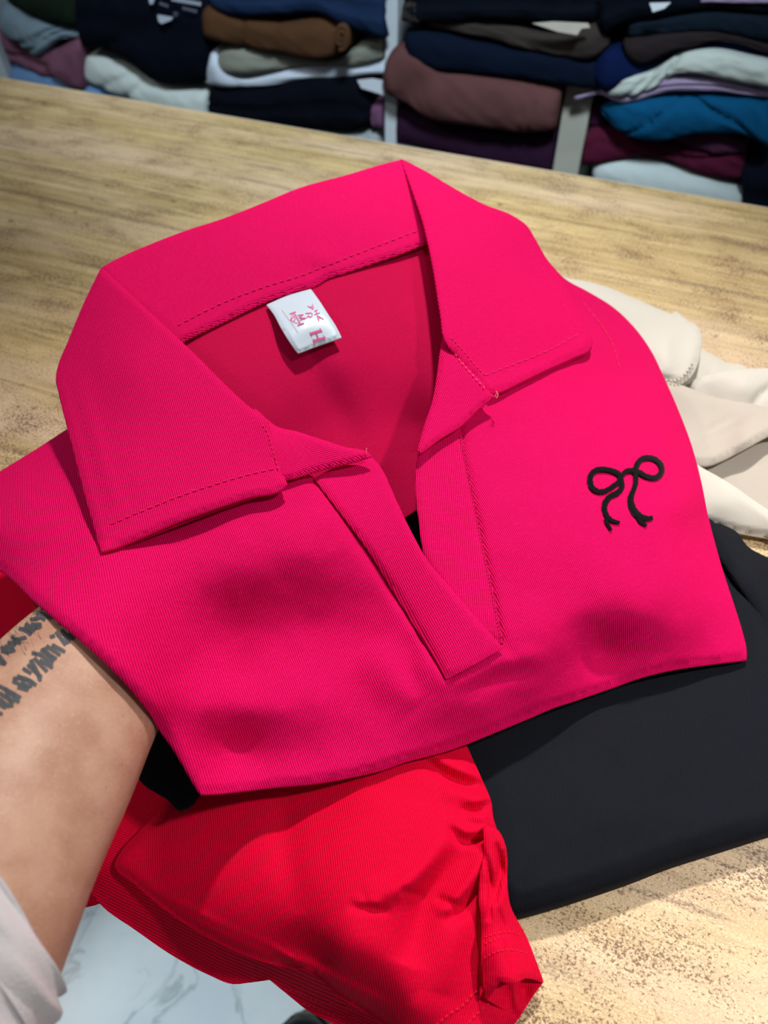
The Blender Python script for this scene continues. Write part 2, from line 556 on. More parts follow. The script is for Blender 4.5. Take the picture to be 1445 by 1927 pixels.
# shelf unit
SHW = plain('white_shelf_board', (0.60, 0.68, 0.74), rough=0.5, var=0.04, scale=8)
SHB = plain('dim_lit_shelf_board', (0.46, 0.46, 0.40), rough=0.6, var=0.06, scale=8)  # greige cast of the lighting on the white divider, put into the colour
sv0 = V_FAR + DV_SHELF - 0.005; sv1 = V_FAR + DV_SHELF + 0.345
def u_at(px, py):
    q = Q(px, py, DV_SHELF)[0]; return U.x*q[0]+U.y*q[1]
def z_at(px, py): return Q(px, py, DV_SHELF)[0][2]
SHELF_Z = min(z_at(722, 318), z_at(1445, 392), z_at(100, 235))
sh = empty('shelf_unit', U*u_at(722, 200) + V*((sv0+sv1)/2), 'open white shelf unit holding folded clothes behind the counter', 'shelf')
uL = u_at(12, 130); uD = u_at(738, 230); uE = u_at(1070, 290); uR = uE + (uE-uD)*1.25
for nm, u, t, m in (('side_panel', uL-0.03, 0.03, SHW), ('divider', uD-0.0125, 0.022, SHW), ('divider', uE-0.022, 0.044, SHB), ('side_panel', uR, 0.03, SHW)):
    bm = bmesh.new(); frame_box(bm, u, u+t, sv0, sv1, 0.0, 2.1, bevel=0.001); bm_obj(nm, bm, m, sh)
bm = bmesh.new(); frame_box(bm, uL-0.03, uR+0.03, sv1, sv1+0.008, 0.0, 2.1); bm_obj('back_board', bm, SHB, sh)
for (a, b) in ((uL, uD-0.0125), (uD+0.0095, uE-0.022), (uE+0.022, uR)):
    for z in (0.10, SHELF_Z-0.02, SHELF_Z+0.46, SHELF_Z+0.90):
        bm = bmesh.new(); frame_box(bm, a, b, sv0+0.012, sv1, z, z+0.02, bevel=0.001); bm_obj('shelf_board', bm, SHW, sh)

# ------------------------------------------------------------------ folded clothes on the shelf
CUBBIES = [(uL, uD-0.0125), (uD+0.0095, uE-0.022), (uE+0.022, uR)]
def folded(name, top, bot, col, label, cat, dv=0.0, depth=0.24, layers=1, wr=0.004, seed=0.0, bul=1.0, creases=(), group='folded clothes on the shelf', n=56, ends=0.14):
    mat = shelf_cloth(name+'_cloth', col)
    t = catmull(top, 4, closed=False); b_ = catmull(bot, 4, closed=False)
    def res(a):
        d = np.r_[0, np.cumsum(np.linalg.norm(np.diff(a, axis=0), axis=1))]
        s = np.linspace(0, d[-1], n)
        return np.c_[np.interp(s, d, a[:, 0]), np.interp(s, d, a[:, 1])]
    t, b_ = res(t), res(b_)
    Tw = Q(t[:, 0], t[:, 1], DV_SHELF+dv+0.02); Bw = Q(b_[:, 0], b_[:, 1], DV_SHELF+dv+0.02)
    m = 22
    verts, faces = [], []
    vx = np.array([V.x, V.y, 0.0])
    c_ = (Tw[n//2]+Bw[n//2])/2; u_mid = c_[0]*U.x + c_[1]*U.y
    for i in range(n):
        s = i/(n-1)
        endr = (1-abs(2*s-1)**22)**0.5 if 0 < s < 1 else 0.0
        mid = (Tw[i]+Bw[i])/2; hv = (Tw[i]-Bw[i])/2
        half = max(np.linalg.norm(hv), 0.002)
        prof = []
        prof.append((1.0, depth))
        prof.append((1.0, depth*0.5)); prof.append((1.0, 0.020))
        for k in range(m+1):
            ph = math.pi*(0.5 - k/m)
            a = math.copysign(abs(math.sin(ph))**0.75, math.sin(ph))
            f = -min(half, 0.035)*bul*abs(math.cos(ph))**0.75
            fr = (1-a)/2
            if layers > 1:
                g = abs((fr*layers) % 1.0); g = min(g, 1-g)
                f += 0.007*math.exp(-(g/0.09)**2)*(1 if 0.04 < fr < 0.96 else 0)
            prof.append((a, f))
        prof.append((-1.0, 0.020)); prof.append((-1.0, depth*0.5)); prof.append((-1.0, depth))
        for (a, f) in prof:
            p = mid + hv*a*(0.86+0.14*endr) + vx*(f*(1-ends+ends*endr) + ends*0.03*(1-endr))
            if f < depth*0.4:
                w = noise.fractal(Vector((s*7+seed, a*1.3, seed*3.1)), 1.0, 2.0, 4)
                w2 = noise.noise(Vector((s*16+a*3+seed, a*0.7, seed)))
                p = p + vx*(wr*0.6*w + wr*0.3*w2)
                p[2] += wr*0.5*noise.noise(Vector((s*5+seed*2, a, 1.7)))
                for (cs, ca, sl, wd, dp) in creases:
                    dd = (s-cs) - sl*(a-ca)
                    p = p + vx*dp*math.exp(-(dd/wd)**2)
            v_ = p[0]*V.x + p[1]*V.y; u_ = p[0]*U.x + p[1]*U.y
            if v_ > sv0 - 0.022:
                for a_, b_ in CUBBIES:
                    if a_ < u_mid < b_:
                        un = min(max(u_, a_+0.003), b_-0.003)
                        p = p + np.array([U.x, U.y, 0])*(un-u_)
                p[2] = max(p[2], SHELF_Z+0.0025)
            verts.append(p)
    M = len(prof)
    for i in range(n-1):
        for k in range(M-1):
            q = i*M+k
            faces.append((q, q+M, q+M+1, q+1))
        q = i*M
        faces.append((q+M-1, q+2*M-1, q+M, q))
    # end caps as fans about the middle of the fold
    for i in (0, n-1):
        c = len(verts); verts.append(np.mean([verts[i*M+k] for k in range(M)], axis=0))
        if verts[c][0]*V.x + verts[c][1]*V.y > sv0 - 0.022:
            u_ = verts[c][0]*U.x + verts[c][1]*U.y
            for a_, b_ in CUBBIES:
                if a_ < u_mid < b_:
                    verts[c] = verts[c] + np.array([U.x, U.y, 0])*(min(max(u_, a_+0.003), b_-0.003)-u_)
        for k in range(M):
            f = (i*M+k, i*M+(k+1) % M, c)
            faces.append(f if i == 0 else f[::-1])
    o = mesh_obj(name, verts, faces, mat, None)
    tag(o, label, cat, group)
    return o

def shelf_patch(name, poly, dv, mat, parent=None, th=0.0015):
    """a small flat card or tag standing on the shelf front"""
    pts = Q([p[0] for p in poly], [p[1] for p in poly], DV_SHELF+dv)
    vx = np.array([V.x, V.y, 0])
    n = len(pts)
    verts = [p for p in pts] + [p + vx*th for p in pts]
    faces = [tuple(range(n))[::-1], tuple(range(n, 2*n))] + [(i, (i+1) % n, n+(i+1) % n, n+i) for i in range(n)]
    return mesh_obj(name, verts, faces, mat, parent, smooth=False)

WHITE_CARD = plain('white_card', (0.62, 0.70, 0.78), var=0.05, scale=30)

NAVY = (0.012, 0.022, 0.055); INK = (0.0035, 0.0045, 0.009)
# left cubby, pile by the side panel
folded('folded_garment', [(-10, 118), (60, 120), (130, 135), (200, 160)], [(0, 215), (60, 222), (130, 235), (200, 245)], (0.16, 0.30, 0.55), 'light blue folded garment lowest at the far left of the shelf', 'garment', dv=0.012, seed=1, wr=0.005)
folded('folded_garment', [(0, 42), (20, 55), (60, 100), (100, 90), (168, 62)], [(5, 62), (30, 112), (70, 130), (120, 150), (170, 168)], (0.20, 0.085, 0.135), 'crumpled mauve top between light blue garments at far left', 'garment', dv=-0.002, seed=2, wr=0.008, creases=((0.3, 0, 0.2, 0.05, 0.01), (0.55, 0, -0.2, 0.06, 0.012)))
folded('folded_garment', [(2, 20), (14, 4), (70, 30), (120, 48), (164, 60)], [(2, 40), (40, 75), (85, 100), (110, 78), (164, 66)], (0.20, 0.28, 0.34), 'grey blue garment drooping over the crumpled mauve top', 'garment', dv=-0.012, seed=3, wr=0.006, creases=((0.5, 0, 0.25, 0.03, 0.010), (0.62, 0, 0.25, 0.03, 0.008)))
folded('folded_garment', [(15, -45), (80, -45), (175, -40)], [(25, 2), (80, 30), (160, 52)], (0.012, 0.022, 0.014), 'very dark green garment topmost at the far left', 'garment', dv=-0.008, seed=4, wr=0.004)
# left cubby, pile with the black trousers
folded('folded_garment', [(160, 105), (178, 94), (215, 105), (300, 150), (400, 160)], [(160, 145), (200, 162), (240, 178), (300, 205), (402, 235)], (0.58, 0.66, 0.64), 'pale mint white garment under the black pair of trousers', 'garment', dv=0.008, seed=5, wr=0.004, creases=((0.45, 0, 0.1, 0.02, 0.006), (0.3, 0, 0.15, 0.03, 0.005)))
bt = folded('folded_trousers', [(150, -40), (250, -50), (330, -45), (412, -30)], [(166, 88), (205, 90), (250, 112), (290, 146), (340, 156), (400, 150)], (0.0035, 0.005, 0.011), 'black folded trousers with a printed white waist label', 'trousers', dv=-0.014, layers=2, seed=6, wr=0.006, creases=((0.5, 0, 0.4, 0.05, 0.006),))
PRN = plain('white_waist_print', (0.45, 0.52, 0.62), var=0.1, scale=80)
PRN2 = plain('dim_waist_print', (0.14, 0.17, 0.22), var=0.1, scale=80)
lab_dv = -0.034
shelf_patch('printed_label', [(296, 28), (325, 33), (322, 38), (304, 45), (298, 40)], lab_dv-0.006, PRN, bt)
shelf_patch('printed_label', [(279, -4), (292, -4), (287, 8), (282, 8)], lab_dv-0.006, PRN, bt)
for (x0, y0, x1, y1, k, m) in ((324, -2, 380, 8, 9, PRN), (344, 15, 372, 22, 6, PRN2), (301, 6, 318, 12, 4, PRN2)):
    vs = []
    for i in range(k):
        a = i/k; b = (i+0.72)/k
        xa, ya = x0+(x1-x0)*a, y0+(y1-y0)*a; xb, yb = x0+(x1-x0)*b, y0+(y1-y0)*b
        h = 7 if m is PRN else 5
        vs.append([(xa, ya-h/2), (xb, yb-h/2), (xb-1, yb+h/2), (xa-1, ya+h/2)])
    ver, fac = [], []
    for poly in vs:
        q = Q([p[0] for p in poly], [p[1] for p in poly], DV_SHELF+lab_dv-0.006)
        b0 = len(ver); ver += [p for p in q]; fac.append((b0, b0+1, b0+2, b0+3))
    mesh_obj('printed_lettering', ver, fac, m, bt, smooth=False)
ring = [(330.5+4*math.cos(a), 26.5+4*math.sin(a)) for a in np.linspace(0, 2*math.pi, 17)[:-1]]
ri = [(330.5+2.4*math.cos(a), 26.5+2.4*math.sin(a)) for a in np.linspace(0, 2*math.pi, 17)[:-1]]
q = np.r_[Q([p[0] for p in ring], [p[1] for p in ring], DV_SHELF+lab_dv-0.006), Q([p[0] for p in ri], [p[1] for p in ri], DV_SHELF+lab_dv-0.006)]
mesh_obj('printed_ring', list(q), [(i, (i+1) % 16, 16+(i+1) % 16, 16+i) for i in range(16)], PRN2, bt, smooth=False)
# left cubby, right hand pile
folded('folded_garment', [(610, 226), (680, 230), (722, 232)], [(610, 300), (680, 310), (728, 318)], (0.35, 0.40, 0.42), 'pale grey garment lowest in the pile left of the white divider', 'garment', dv=0.015, seed=7)
folded('folded_garment', [(704, 186), (718, 182), (736, 184)], [(706, 236), (718, 238), (738, 240)], (0.16, 0.075, 0.15), 'small purple bundle tucked beside the white divider', 'garment', dv=-0.004, seed=8, n=24)
folded('folded_garment', [(402, 158), (480, 158), (560, 146), (680, 142), (712, 178)], [(400, 215), (500, 232), (600, 240), (690, 238), (712, 226)], INK, 'black folded garment under the white one left of divider', 'garment', dv=-0.004, layers=2, seed=9, wr=0.006)
shelf_patch('white_tag', [(672, 151), (700, 148), (722, 152), (724, 180), (700, 172), (680, 166)], -0.03, WHITE_CARD)
tag(bpy.data.objects['white_tag'], 'small white tag sticking out above the black garment by divider', 'tag')
folded('folded_garment', [(386, 135), (412, 84), (440, 130), (560, 122), (738, 106)], [(384, 154), (420, 160), (500, 158), (600, 146), (738, 138)], (0.62, 0.70, 0.82), 'white folded garment with a bluish front edge', 'garment', dv=-0.010, seed=10, wr=0.003)
folded('folded_garment', [(420, 88), (440, 80), (520, 92), (640, 108), (690, 70), (738, 70)], [(410, 128), (440, 138), (560, 124), (660, 122), (738, 104)], (0.25, 0.26, 0.22), 'sage beige folded garment under the brown roll', 'garment', dv=-0.018, seed=11, wr=0.004)
folded('rolled_trousers', [(384, 12), (400, 6), (440, 20), (540, 34), (630, 32), (664, 50)], [(392, 72), (430, 78), (540, 98), (630, 106), (664, 84)], (0.080, 0.039, 0.020), 'rolled brown trousers showing their coiled end', 'trousers', dv=-0.036, seed=12, wr=0.004, layers=1, creases=((0.28, 0, 0.02, 0.02, 0.006), (0.5, 0, 0.03, 0.02, 0.004)), ends=0.3)
rt = bpy.data.objects['rolled_trousers']
# coil at the open end of the roll
verts, faces = [], []
sp = []
for k in range(70):
    a = k/69*4.6*math.pi; r = 3 + 19*(k/69)
    sp.append((644 + r*0.62*math.cos(a), 68 + r*1.15*math.sin(a)))
q = Q([p[0] for p in sp], [p[1] for p in sp], DV_SHELF-0.066)
for k in range(70):
    tg = q[min(k+1, 69)]-q[max(k-1, 0)]; tg /= np.linalg.norm(tg)+1e-9
    vx = np.array([V.x, V.y, 0]); nr = np.cross(tg, vx)
    for j in range(8):
        a = j/8*2*math.pi
        verts.append(q[k] + 0.0042*(nr*math.cos(a) + 1.6*vx*math.sin(a)))
for k in range(69):
    for j in range(8):
        faces.append((k*8+j, k*8+(j+1) % 8, (k+1)*8+(j+1) % 8, (k+1)*8+j))
mesh_obj('coiled_end', verts, faces, rt.data.materials[0], rt)
folded('folded_garment', [(396, -50), (560, -55), (736, -50)], [(404, 10), (440, 22), (540, 26), (600, 22), (660, 48), (736, 72)], (0.012, 0.028, 0.075), 'navy folded garment topmost left of the white divider', 'garment', dv=-0.040, layers=2, seed=13, wr=0.005)
# middle cubby
folded('folded_garment', [(748, 196), (800, 200), (900, 225), (1048, 240)], [(746, 262), (850, 285), (950, 305), (1046, 330)], (0.028, 0.010, 0.030), 'dark plum garment lowest in the middle pile, half behind counter', 'garment', dv=-0.002, seed=14, wr=0.004)
folded('folded_garment', [(724, 130), (745, 88), (775, 78), (850, 120), (950, 138), (1060, 160)], [(728, 178), (770, 190), (810, 218), (900, 232), (980, 244), (1050, 240)], (0.115, 0.050, 0.050), 'dusty brown folded garment with a stitched hem, middle pile', 'garment', dv=-0.048, seed=15, wr=0.005, creases=((0.82, 0, 0.02, 0.008, 0.004), (0.87, 0, 0.02, 0.01, 0.005), (0.25, 0, 0.2, 0.08, 0.006)))
folded('folded_garment', [(766, 50), (800, 52), (930, 78), (1100, 100), (1130, 108)], [(772, 112), (800, 122), (900, 136), (1000, 148), (1132, 166)], (0.004, 0.008, 0.020), 'blue black folded garment lying on the dusty brown one', 'garment', dv=-0.054, seed=16, wr=0.003)
folded('folded_garment', [(802, 44), (860, 36), (960, 44), (1060, 60), (1120, 40), (1150, 72)], [(810, 52), (900, 66), (1000, 92), (1060, 104), (1120, 106), (1148, 84)], (0.040, 0.033, 0.030), 'charcoal taupe folded garment with a pale tag on top', 'garment', dv=-0.064, seed=17, wr=0.004)
shelf_patch('pale_tag', [(1002, 44), (1040, 41), (1106, 44), (1110, 52), (1094, 54), (1086, 66), (1050, 60)], -0.090, plain('cream_card', (0.5, 0.48, 0.42), var=0.1, scale=30))
tag(bpy.data.objects['pale_tag'], 'cream paper tag lying on the charcoal taupe garment', 'tag')
folded('folded_garment', [(770, -50), (900, -55), (1130, -50)], [(766, 38), (850, 40), (950, 36), (1060, 42), (1128, 38)], (0.0035, 0.006, 0.011), 'black folded pile topmost in the middle cubby', 'garment', dv=-0.058, layers=2, seed=18, wr=0.004)
folded('folded_garment', [(760, 4), (776, -4), (800, 4)], [(758, 38), (776, 42), (804, 40)], (0.030, 0.027, 0.026), 'dark taupe corner poking out beside the white divider top', 'garment', dv=-0.072, seed=19, n=20)
# right cubby
folded('folded_garment', [(1120, 290), (1180, 292), (1260, 305), (1330, 325), (1400, 345)], [(1118, 350), (1200, 372), (1300, 398), (1430, 420)], (0.55, 0.64, 0.64), 'pale mint garment lowest in the right pile behind the counter', 'garment', dv=0.002, seed=20, wr=0.003)
folded('folded_garment', [(1396, 292), (1420, 296), (1460, 300)], [(1400, 400), (1430, 405), (1470, 420)], (0.005, 0.007, 0.015), 'blue black garment at lowest right corner of the shelf', 'garment', dv=-0.004, layers=2, seed=21)
folded('folded_garment', [(1092, 248), (1110, 236), (1200, 252), (1300, 270), (1404, 282)], [(1090, 308), (1130, 302), (1200, 292), (1260, 298), (1340, 330), (1408, 330)], (0.080, 0.010, 0.030), 'maroon folded garment beneath the bright blue one', 'garment', dv=-0.006, seed=22, wr=0.006, creases=((0.62, 0, 0.3, 0.03, 0.008),))
folded('folded_garment', [(1096, 196), (1112, 188), (1136, 192)], [(1096, 226), (1116, 234), (1142, 232)], (0.050, 0.014, 0.040), 'small plum bundle left of the bright blue garment', 'garment', dv=0.0, seed=23, n=24)
folded('folded_garment', [(1262, 256), (1330, 244), (1376, 246), (1402, 270)], [(1266, 262), (1320, 280), (1370, 288), (1404, 284)], (0.080, 0.026, 0.062), 'plum folded garment between bright blue and maroon', 'garment', dv=-0.018, seed=24, wr=0.003)
folded('folded_garment', [(1130, 200), (1160, 184), (1240, 172), (1340, 172), (1450, 180)], [(1130, 208), (1170, 245), (1240, 258), (1330, 246), (1400, 250), (1460, 280)], (0.004, 0.075, 0.18), 'bright blue folded garment in the right pile', 'garment', dv=-0.040, seed=25, wr=0.006, creases=((0.32, 0, 0.18, 0.014, 0.010), (0.8, -0.3, -0.2, 0.02, 0.010)))
folded('folded_garment', [(1078, 182), (1140, 166), (1200, 162), (1270, 142), (1340, 146), (1450, 176)], [(1080, 190), (1130, 178), (1160, 190), (1260, 172), (1350, 172), (1450, 184)], (0.34, 0.27, 0.42), 'lavender garment in two thin layers on the bright blue one', 'garment', dv=-0.058, layers=2, seed=26, wr=0.002)
folded('folded_garment', [(1140, 160), (1160, 146), (1230, 130), (1280, 100), (1350, 92), (1460, 112)], [(1142, 178), (1180, 182), (1240, 160), (1270, 140), (1340, 142), (1460, 166)], (0.48, 0.55, 0.52), 'pale mint white garment draped on the lavender layers', 'garment', dv=-0.066, seed=27, wr=0.005, creases=((0.42, 0.4, 0.06, 0.02, 0.010), (0.2, 0, 0.1, 0.03, 0.006), (0.3, 0, 0.1, 0.03, 0.006)))
folded('folded_garment', [(1114, 120), (1150, 86), (1220, 108), (1300, 88), (1350, 78), (1460, 100)], [(1114, 150), (1140, 168), (1200, 142), (1280, 102), (1350, 94), (1460, 114)], (0.004, 0.010, 0.050), 'deep navy garment above the pale mint white one', 'garment', dv=-0.058, seed=28, wr=0.004)
folded('folded_garment', [(1172, 72), (1250, 60), (1350, 58), (1460, 84)], [(1180, 110), (1200, 116), (1280, 92), (1350, 78), (1460, 104)], (0.020, 0.016, 0.018), 'brownish black garment on the deep navy one', 'garment', dv=-0.070, seed=29, wr=0.003)
folded('folded_garment', [(1184, 40), (1240, 30), (1340, 18), (1460, 26)], [(1180, 70), (1260, 62), (1350, 58), (1460, 80)], (0.006, 0.012, 0.021), 'slate black garment second from the top of right pile', 'garment', dv=-0.066, seed=30, wr=0.003)
folded('folded_garment', [(1130, -50), (1250, -55), (1460, -50)], [(1136, 66), (1180, 40), (1240, 28), (1340, 16), (1460, 24)], (0.003, 0.005, 0.010), 'black folded pile topmost in the right cubby', 'garment', dv=-0.062, layers=2, seed=31, wr=0.004)
shelf_patch('mint_tag', [(1222, 6), (1262, 5), (1250, 16), (1228, 23)], -0.096, WHITE_CARD)
tag(bpy.data.objects['mint_tag'], 'small pale tag on the topmost black pile at right', 'tag')
folded('folded_garment', [(1318, -6), (1380, -10), (1460, -8)], [(1316, 4), (1380, 5), (1460, 6)], (0.30, 0.24, 0.40), 'thin lavender edge showing on the topmost black pile', 'garment', dv=-0.084, seed=32, wr=0.001, depth=0.1)

# ------------------------------------------------------------------ black folded top on the counter
def clampz(hf, lo=0.0025):
    """nothing dips into the counter; beyond its near edge cloth may hang"""
    def f(x, y):
        z = hf(x, y)
        w = P(x, y, z)
        v = w[:, 0]*V.x + w[:, 1]*V.y
        return np.maximum(z, lo - 3.0*np.maximum(0, V_NEAR-0.008-v))
    return f

bk = empty('black_top', PV(1150, 1450), 'black ribbed top folded flat on the counter under the pink polo', 'top')
bk_h = TPS([(1330, 990, 2.2), (1445, 1300, 2.3), (1500, 1500, 2.2), (962, 1720, 2.0), (1100, 1675, 2.2), (1250, 1620, 2.2), (1445, 1560, 2.2), (880, 1400, 2.2), (905, 1250, 2.2), (1100, 1350, 2.5), (1250, 1450, 2.5), (1100, 1550, 2.5), (750, 1000, 2.0), (800, 1200, 2.2)])
bk_r = ridges([([(1350, 1000), (1420, 1150), (1480, 1300)], 0.25, 26), ([(1000, 1300), (1200, 1390)], 0.12, 40), ([(1180, 1530), (1400, 1450)], -0.08, 40)])
bkh = lambda x, y: bk_h(x, y) + bk_r(x, y)
cloth('body', [(700, 930, 'c'), (1000, 900), (1300, 940), (1345, 992), (1390, 1060), (1425, 1140), (1520, 1280), (1560, 1500, 'c'), (1540, 1515), (1445, 1548), (1350, 1578), (1250, 1610), (1180, 1637), (1100, 1664), (1030, 1686), (968, 1703, 'c'), (920, 1640), (880, 1500), (850, 1380), (780, 1200)],
      bkh, BLACK, bk, step=11, th=0.016, rib=(0.1, 1), roll=(26, 0.003), wob=0.0012, bulge=0.35)
cloth('sleeve', [(1330, 985), (1385, 1003), (1400, 1025), (1445, 1052), (1530, 1090), (1540, 1260), (1460, 1200), (1425, 1140), (1385, 1080)],
      TPS([(1330, 985, 1.9), (1385, 1003, 2.2), (1445, 1050, 1.9), (1530, 1090, 1.6), (1410, 1080, 3.0), (1460, 1150, 2.2), (1540, 1260, 1.5)]), BLACK, bk, step=8, th=0.006, rib=(0.7, 1), roll=(16, 0.003))
cloth('sleeve', [(250, 1340), (330, 1370), (600, 1250), (800, 1150), (900, 1250), (700, 1330), (450, 1400), (390, 1470), (374, 1490), (352, 1516), (341, 1521), (322, 1503), (268, 1466)],
      TPS([(250, 1340, 4.2), (340, 1520, 5.2), (300, 1450, 5.0), (390, 1470, 5.6), (600, 1300, 4.0), (850, 1200, 2.6)]), BLACK, bk, step=10, th=0.003, rib=(0.4, 1), roll=(10, 0.002))

# ------------------------------------------------------------------ red top
rd = empty('red_top', PV(600, 1650), 'bright red ruched top hanging over the near edge of the counter', 'top')
rb = clampz(TPS([(-60, 1040, 1.0), (0, 1100, 1.4), (60, 1200, 1.4), (200, 1400, 1.2), (310, 1490, 1.6), (250, 1560, 1.0), (173, 1640, 0.4), (167, 1667, -0.6), (188, 1696, -1.4), (333, 1799, -4.0), (394, 1831, -4.6), (439, 1848, -4.6), (508, 1842, -3.6), (580, 1898, -4.2), (700, 1960, -3.5), (400, 1600, 0.8), (600, 1400, 1.2), (800, 1700, 0.8), (330, 1700, 0.0), (500, 1790, -1.0), (620, 1850, -1.6)]))
cloth('back_panel', [(-60, 1030), (30, 1075), (60, 1130), (200, 1300), (380, 1380), (600, 1350), (800, 1480), (820, 1700), (780, 1900), (760, 1980), (700, 1960), (637, 1928), (580, 1899), (546, 1872), (508, 1841, 'c'), (470, 1846), (439, 1849), (394, 1832), (333, 1800), (255, 1747), (188, 1697), (167, 1668), (150, 1640), (60, 1500), (-20, 1250)],
      rb, RED, rd, step=10, th=0.0014, rib=(1, 0.4))
cloth('back_panel_hem', [(60, 1560), (170, 1640), (200, 1690), (188, 1697), (150, 1707), (60, 1730)],
      clampz(TPS([(60, 1560, -1.2), (200, 1690, -2.4), (150, 1707, -3.2), (60, 1730, -3.4)])), RED, rd, step=10, th=0.0014)
rf = clampz(TPS([(380, 1480, 2.6), (330, 1510, 2.4), (260, 1575, 1.8), (218, 1624, 1.6), (302, 1700, 0.8), (394, 1764, 0.4), (492, 1806, 0.3), (584, 1825, 0.0), (637, 1871, -0.4), (700, 1909, -0.6), (760, 1950, 0.0), (330, 1620, 2.0), (420, 1620, 2.4), (450, 1720, 1.8), (560, 1560, 3.2), (560, 1700, 3.0), (600, 1400, 3.0), (700, 1440, 4.1), (800, 1410, 4.0), (870, 1395, 3.6), (910, 1490, 3.8), (930, 1560, 3.7), (900, 1680, 3.2), (905, 1800, 2.2), (925, 1900, 1.2), (940, 1940, 0.7), (700, 1580, 4.4), (800, 1560, 4.4), (700, 1750, 3.6), (640, 1800, 2.6), (800, 1800, 2.8), (780, 1900, 1.8), (850, 1880, 1.7)], 2e-5), 0.004)
rr = ridges([
    ([(690, 1694), (750, 1672), (803, 1630), (849, 1562)], 0.60, 22),
    ([(872, 1590), (835, 1640), (803, 1692), (765, 1815)], -0.75, 28),
    ([(842, 1556), (872, 1583), (907, 1577), (936, 1560)], -0.60, 10),
    ([(850, 1548), (880, 1566), (925, 1556)], 0.30, 10),
    ([(862, 1521), (890, 1525), (918, 1528)], -0.40, 7),
    ([(880, 1535), (920, 1540)], 0.30, 9),
    ([(880, 1508), (925, 1508)], 0.28, 8),
    ([(896, 1516), (926, 1511)], -0.35, 6),
    ([(752, 1674), (775, 1683), (800, 1688)], -0.35, 7),
    ([(820, 1690), (848, 1700), (870, 1709)], -0.40, 7),
    ([(836, 1738), (869, 1712), (904, 1668), (934, 1604)], -0.55, 12),
    ([(822, 1722), (855, 1694), (890, 1650), (922, 1590)], 0.45, 14),
    ([(655, 1707), (700, 1710), (735, 1716)], -0.30, 8),
    ([(665, 1698), (720, 1700)], 0.18, 10),
    ([(790, 1424), (843, 1461), (925, 1486)], -0.55, 11),
    ([(800, 1412), (860, 1445), (915, 1466)], 0.45, 15),
    ([(830, 1490), (880, 1497), (925, 1496)], 0.25, 14),
    ([(690, 1475), (760, 1490), (850, 1520)], -0.15, 26),
    ([(830, 1870), (850, 1780), (880, 1720)], 0.30, 26),
    ([(530, 1490), (540, 1600), (560, 1720)], -0.22, 30),
    ([(640, 1720), (690, 1790), (760, 1880)], 0.30, 50),
    ([(904, 1662), (907, 1740), (910, 1810), (918, 1880)], -0.5, 9),
])
def rfh(x, y):
    a = rf(x, y) + rr(x, y); b = rb(x, y) + 0.0075
    k = 0.004
    h = np.clip(0.5 + 0.5*(a-b)/k, 0, 1)
    return b*(1-h) + a*h + k*h*(1-h)
cloth('front_panel', [(372, 1440), (600, 1330), (760, 1340), (862, 1372), (876, 1402), (893, 1440), (911, 1480), (922, 1508), (926, 1540), (934, 1566), (930, 1610), (918, 1660), (912, 1720), (914, 1800), (922, 1868), (977, 1911, 'c'), (968, 1922), (950, 1945), (880, 1980), (800, 1975), (745, 1940), (700, 1909), (637, 1871), (610, 1845), (584, 1827), (540, 1818), (492, 1806), (440, 1786), (394, 1763), (340, 1730), (302, 1702), (255, 1662), (218, 1626), (228, 1604), (262, 1566), (312, 1516)],
      rfh, RED, rd, step=6.5, th=0.0016, rib=(0.15, 1), roll=(20, 0.0036))
cuff_h = TPS([(930, 1560, 4.4), (945, 1590, 4.2), (953, 1650, 3.6), (957, 1700, 3.2), (988, 1765, 2.0), (1021, 1847, 1.2), (930, 1700, 4.0), (935, 1780, 3.7), (960, 1800, 3.3), (909, 1760, 3.2), (912, 1830, 2.9), (916, 1877, 2.3), (940, 1846, 3.2), (968, 1848, 3.1), (910, 1680, 3.8)])
cuff_r = ridges([([(930, 1640), (936, 1708), (948, 1746), (959, 1799), (970, 1846)], -0.24, 5), ([(912, 1600), (924, 1670), (920, 1735)], -0.60, 5), ([(934, 1585), (941, 1640), (930, 1705)], -0.55, 5), ([(944, 1600), (949, 1660)], -0.4, 4), ([(918, 1600), (916, 1660)], 0.2, 6)])
ch = lambda x, y: cuff_h(x, y) + cuff_r(x, y)
cloth('cuff', [(917, 1556), (934, 1562), (946, 1582), (952, 1612), (952, 1648), (957, 1700), (988, 1762), (1021, 1847, 'c'), (1004, 1840), (988, 1838), (969, 1847), (952, 1846), (938, 1844), (934, 1852), (916, 1878, 'c'), (911, 1840), (909, 1790), (909, 1740), (904, 1690), (905, 1655), (914, 1600)],
      ch, RED, rd, step=4.5, th=0.0016, rib=(0.05, 1), roll=(4, 0.0008))
cloth('cuff_underside', [(914, 1877, 'c'), (934, 1846), (968, 1838), (1021, 1846, 'c'), (1003, 1870), (976, 1912, 'c'), (945, 1896)],
      lambda x, y: TPS([(916, 1877, 1.9), (938, 1850, 1.7), (968, 1846, 1.5), (1021, 1847, 1.0), (976, 1911, 0.75), (1000, 1870, 0.9), (985, 1862, 0.5)])(x, y) + ridges([([(966, 1840), (970, 1870), (975, 1908)], 0.5, 10)])(x, y), RED, rd, step=4, th=0.0014, rib=(0.1, 1))
dashes('stitching', [(820, 1931), (846, 1908), (870, 1893), (888, 1874), (907, 1856)], rfh, RED_THREAD, rd, dash=8, gap=4, wd=1.2, lift=0.0008)
dashes('stitching', [(872, 1935), (898, 1908), (924, 1884)], rfh, RED_THREAD, rd, dash=9, gap=3, wd=1.2, lift=0.0008)
for ln in ([(912, 1764), (939, 1755), (959, 1753), (983, 1760)], [(912, 1776), (932, 1767), (953, 1761)], [(910, 1803), (936, 1790), (959, 1787), (998, 1794)]):
    dashes('stitching', ln, ch, RED_THREAD, rd, dash=6, gap=3, wd=1.1, lift=0.0008)
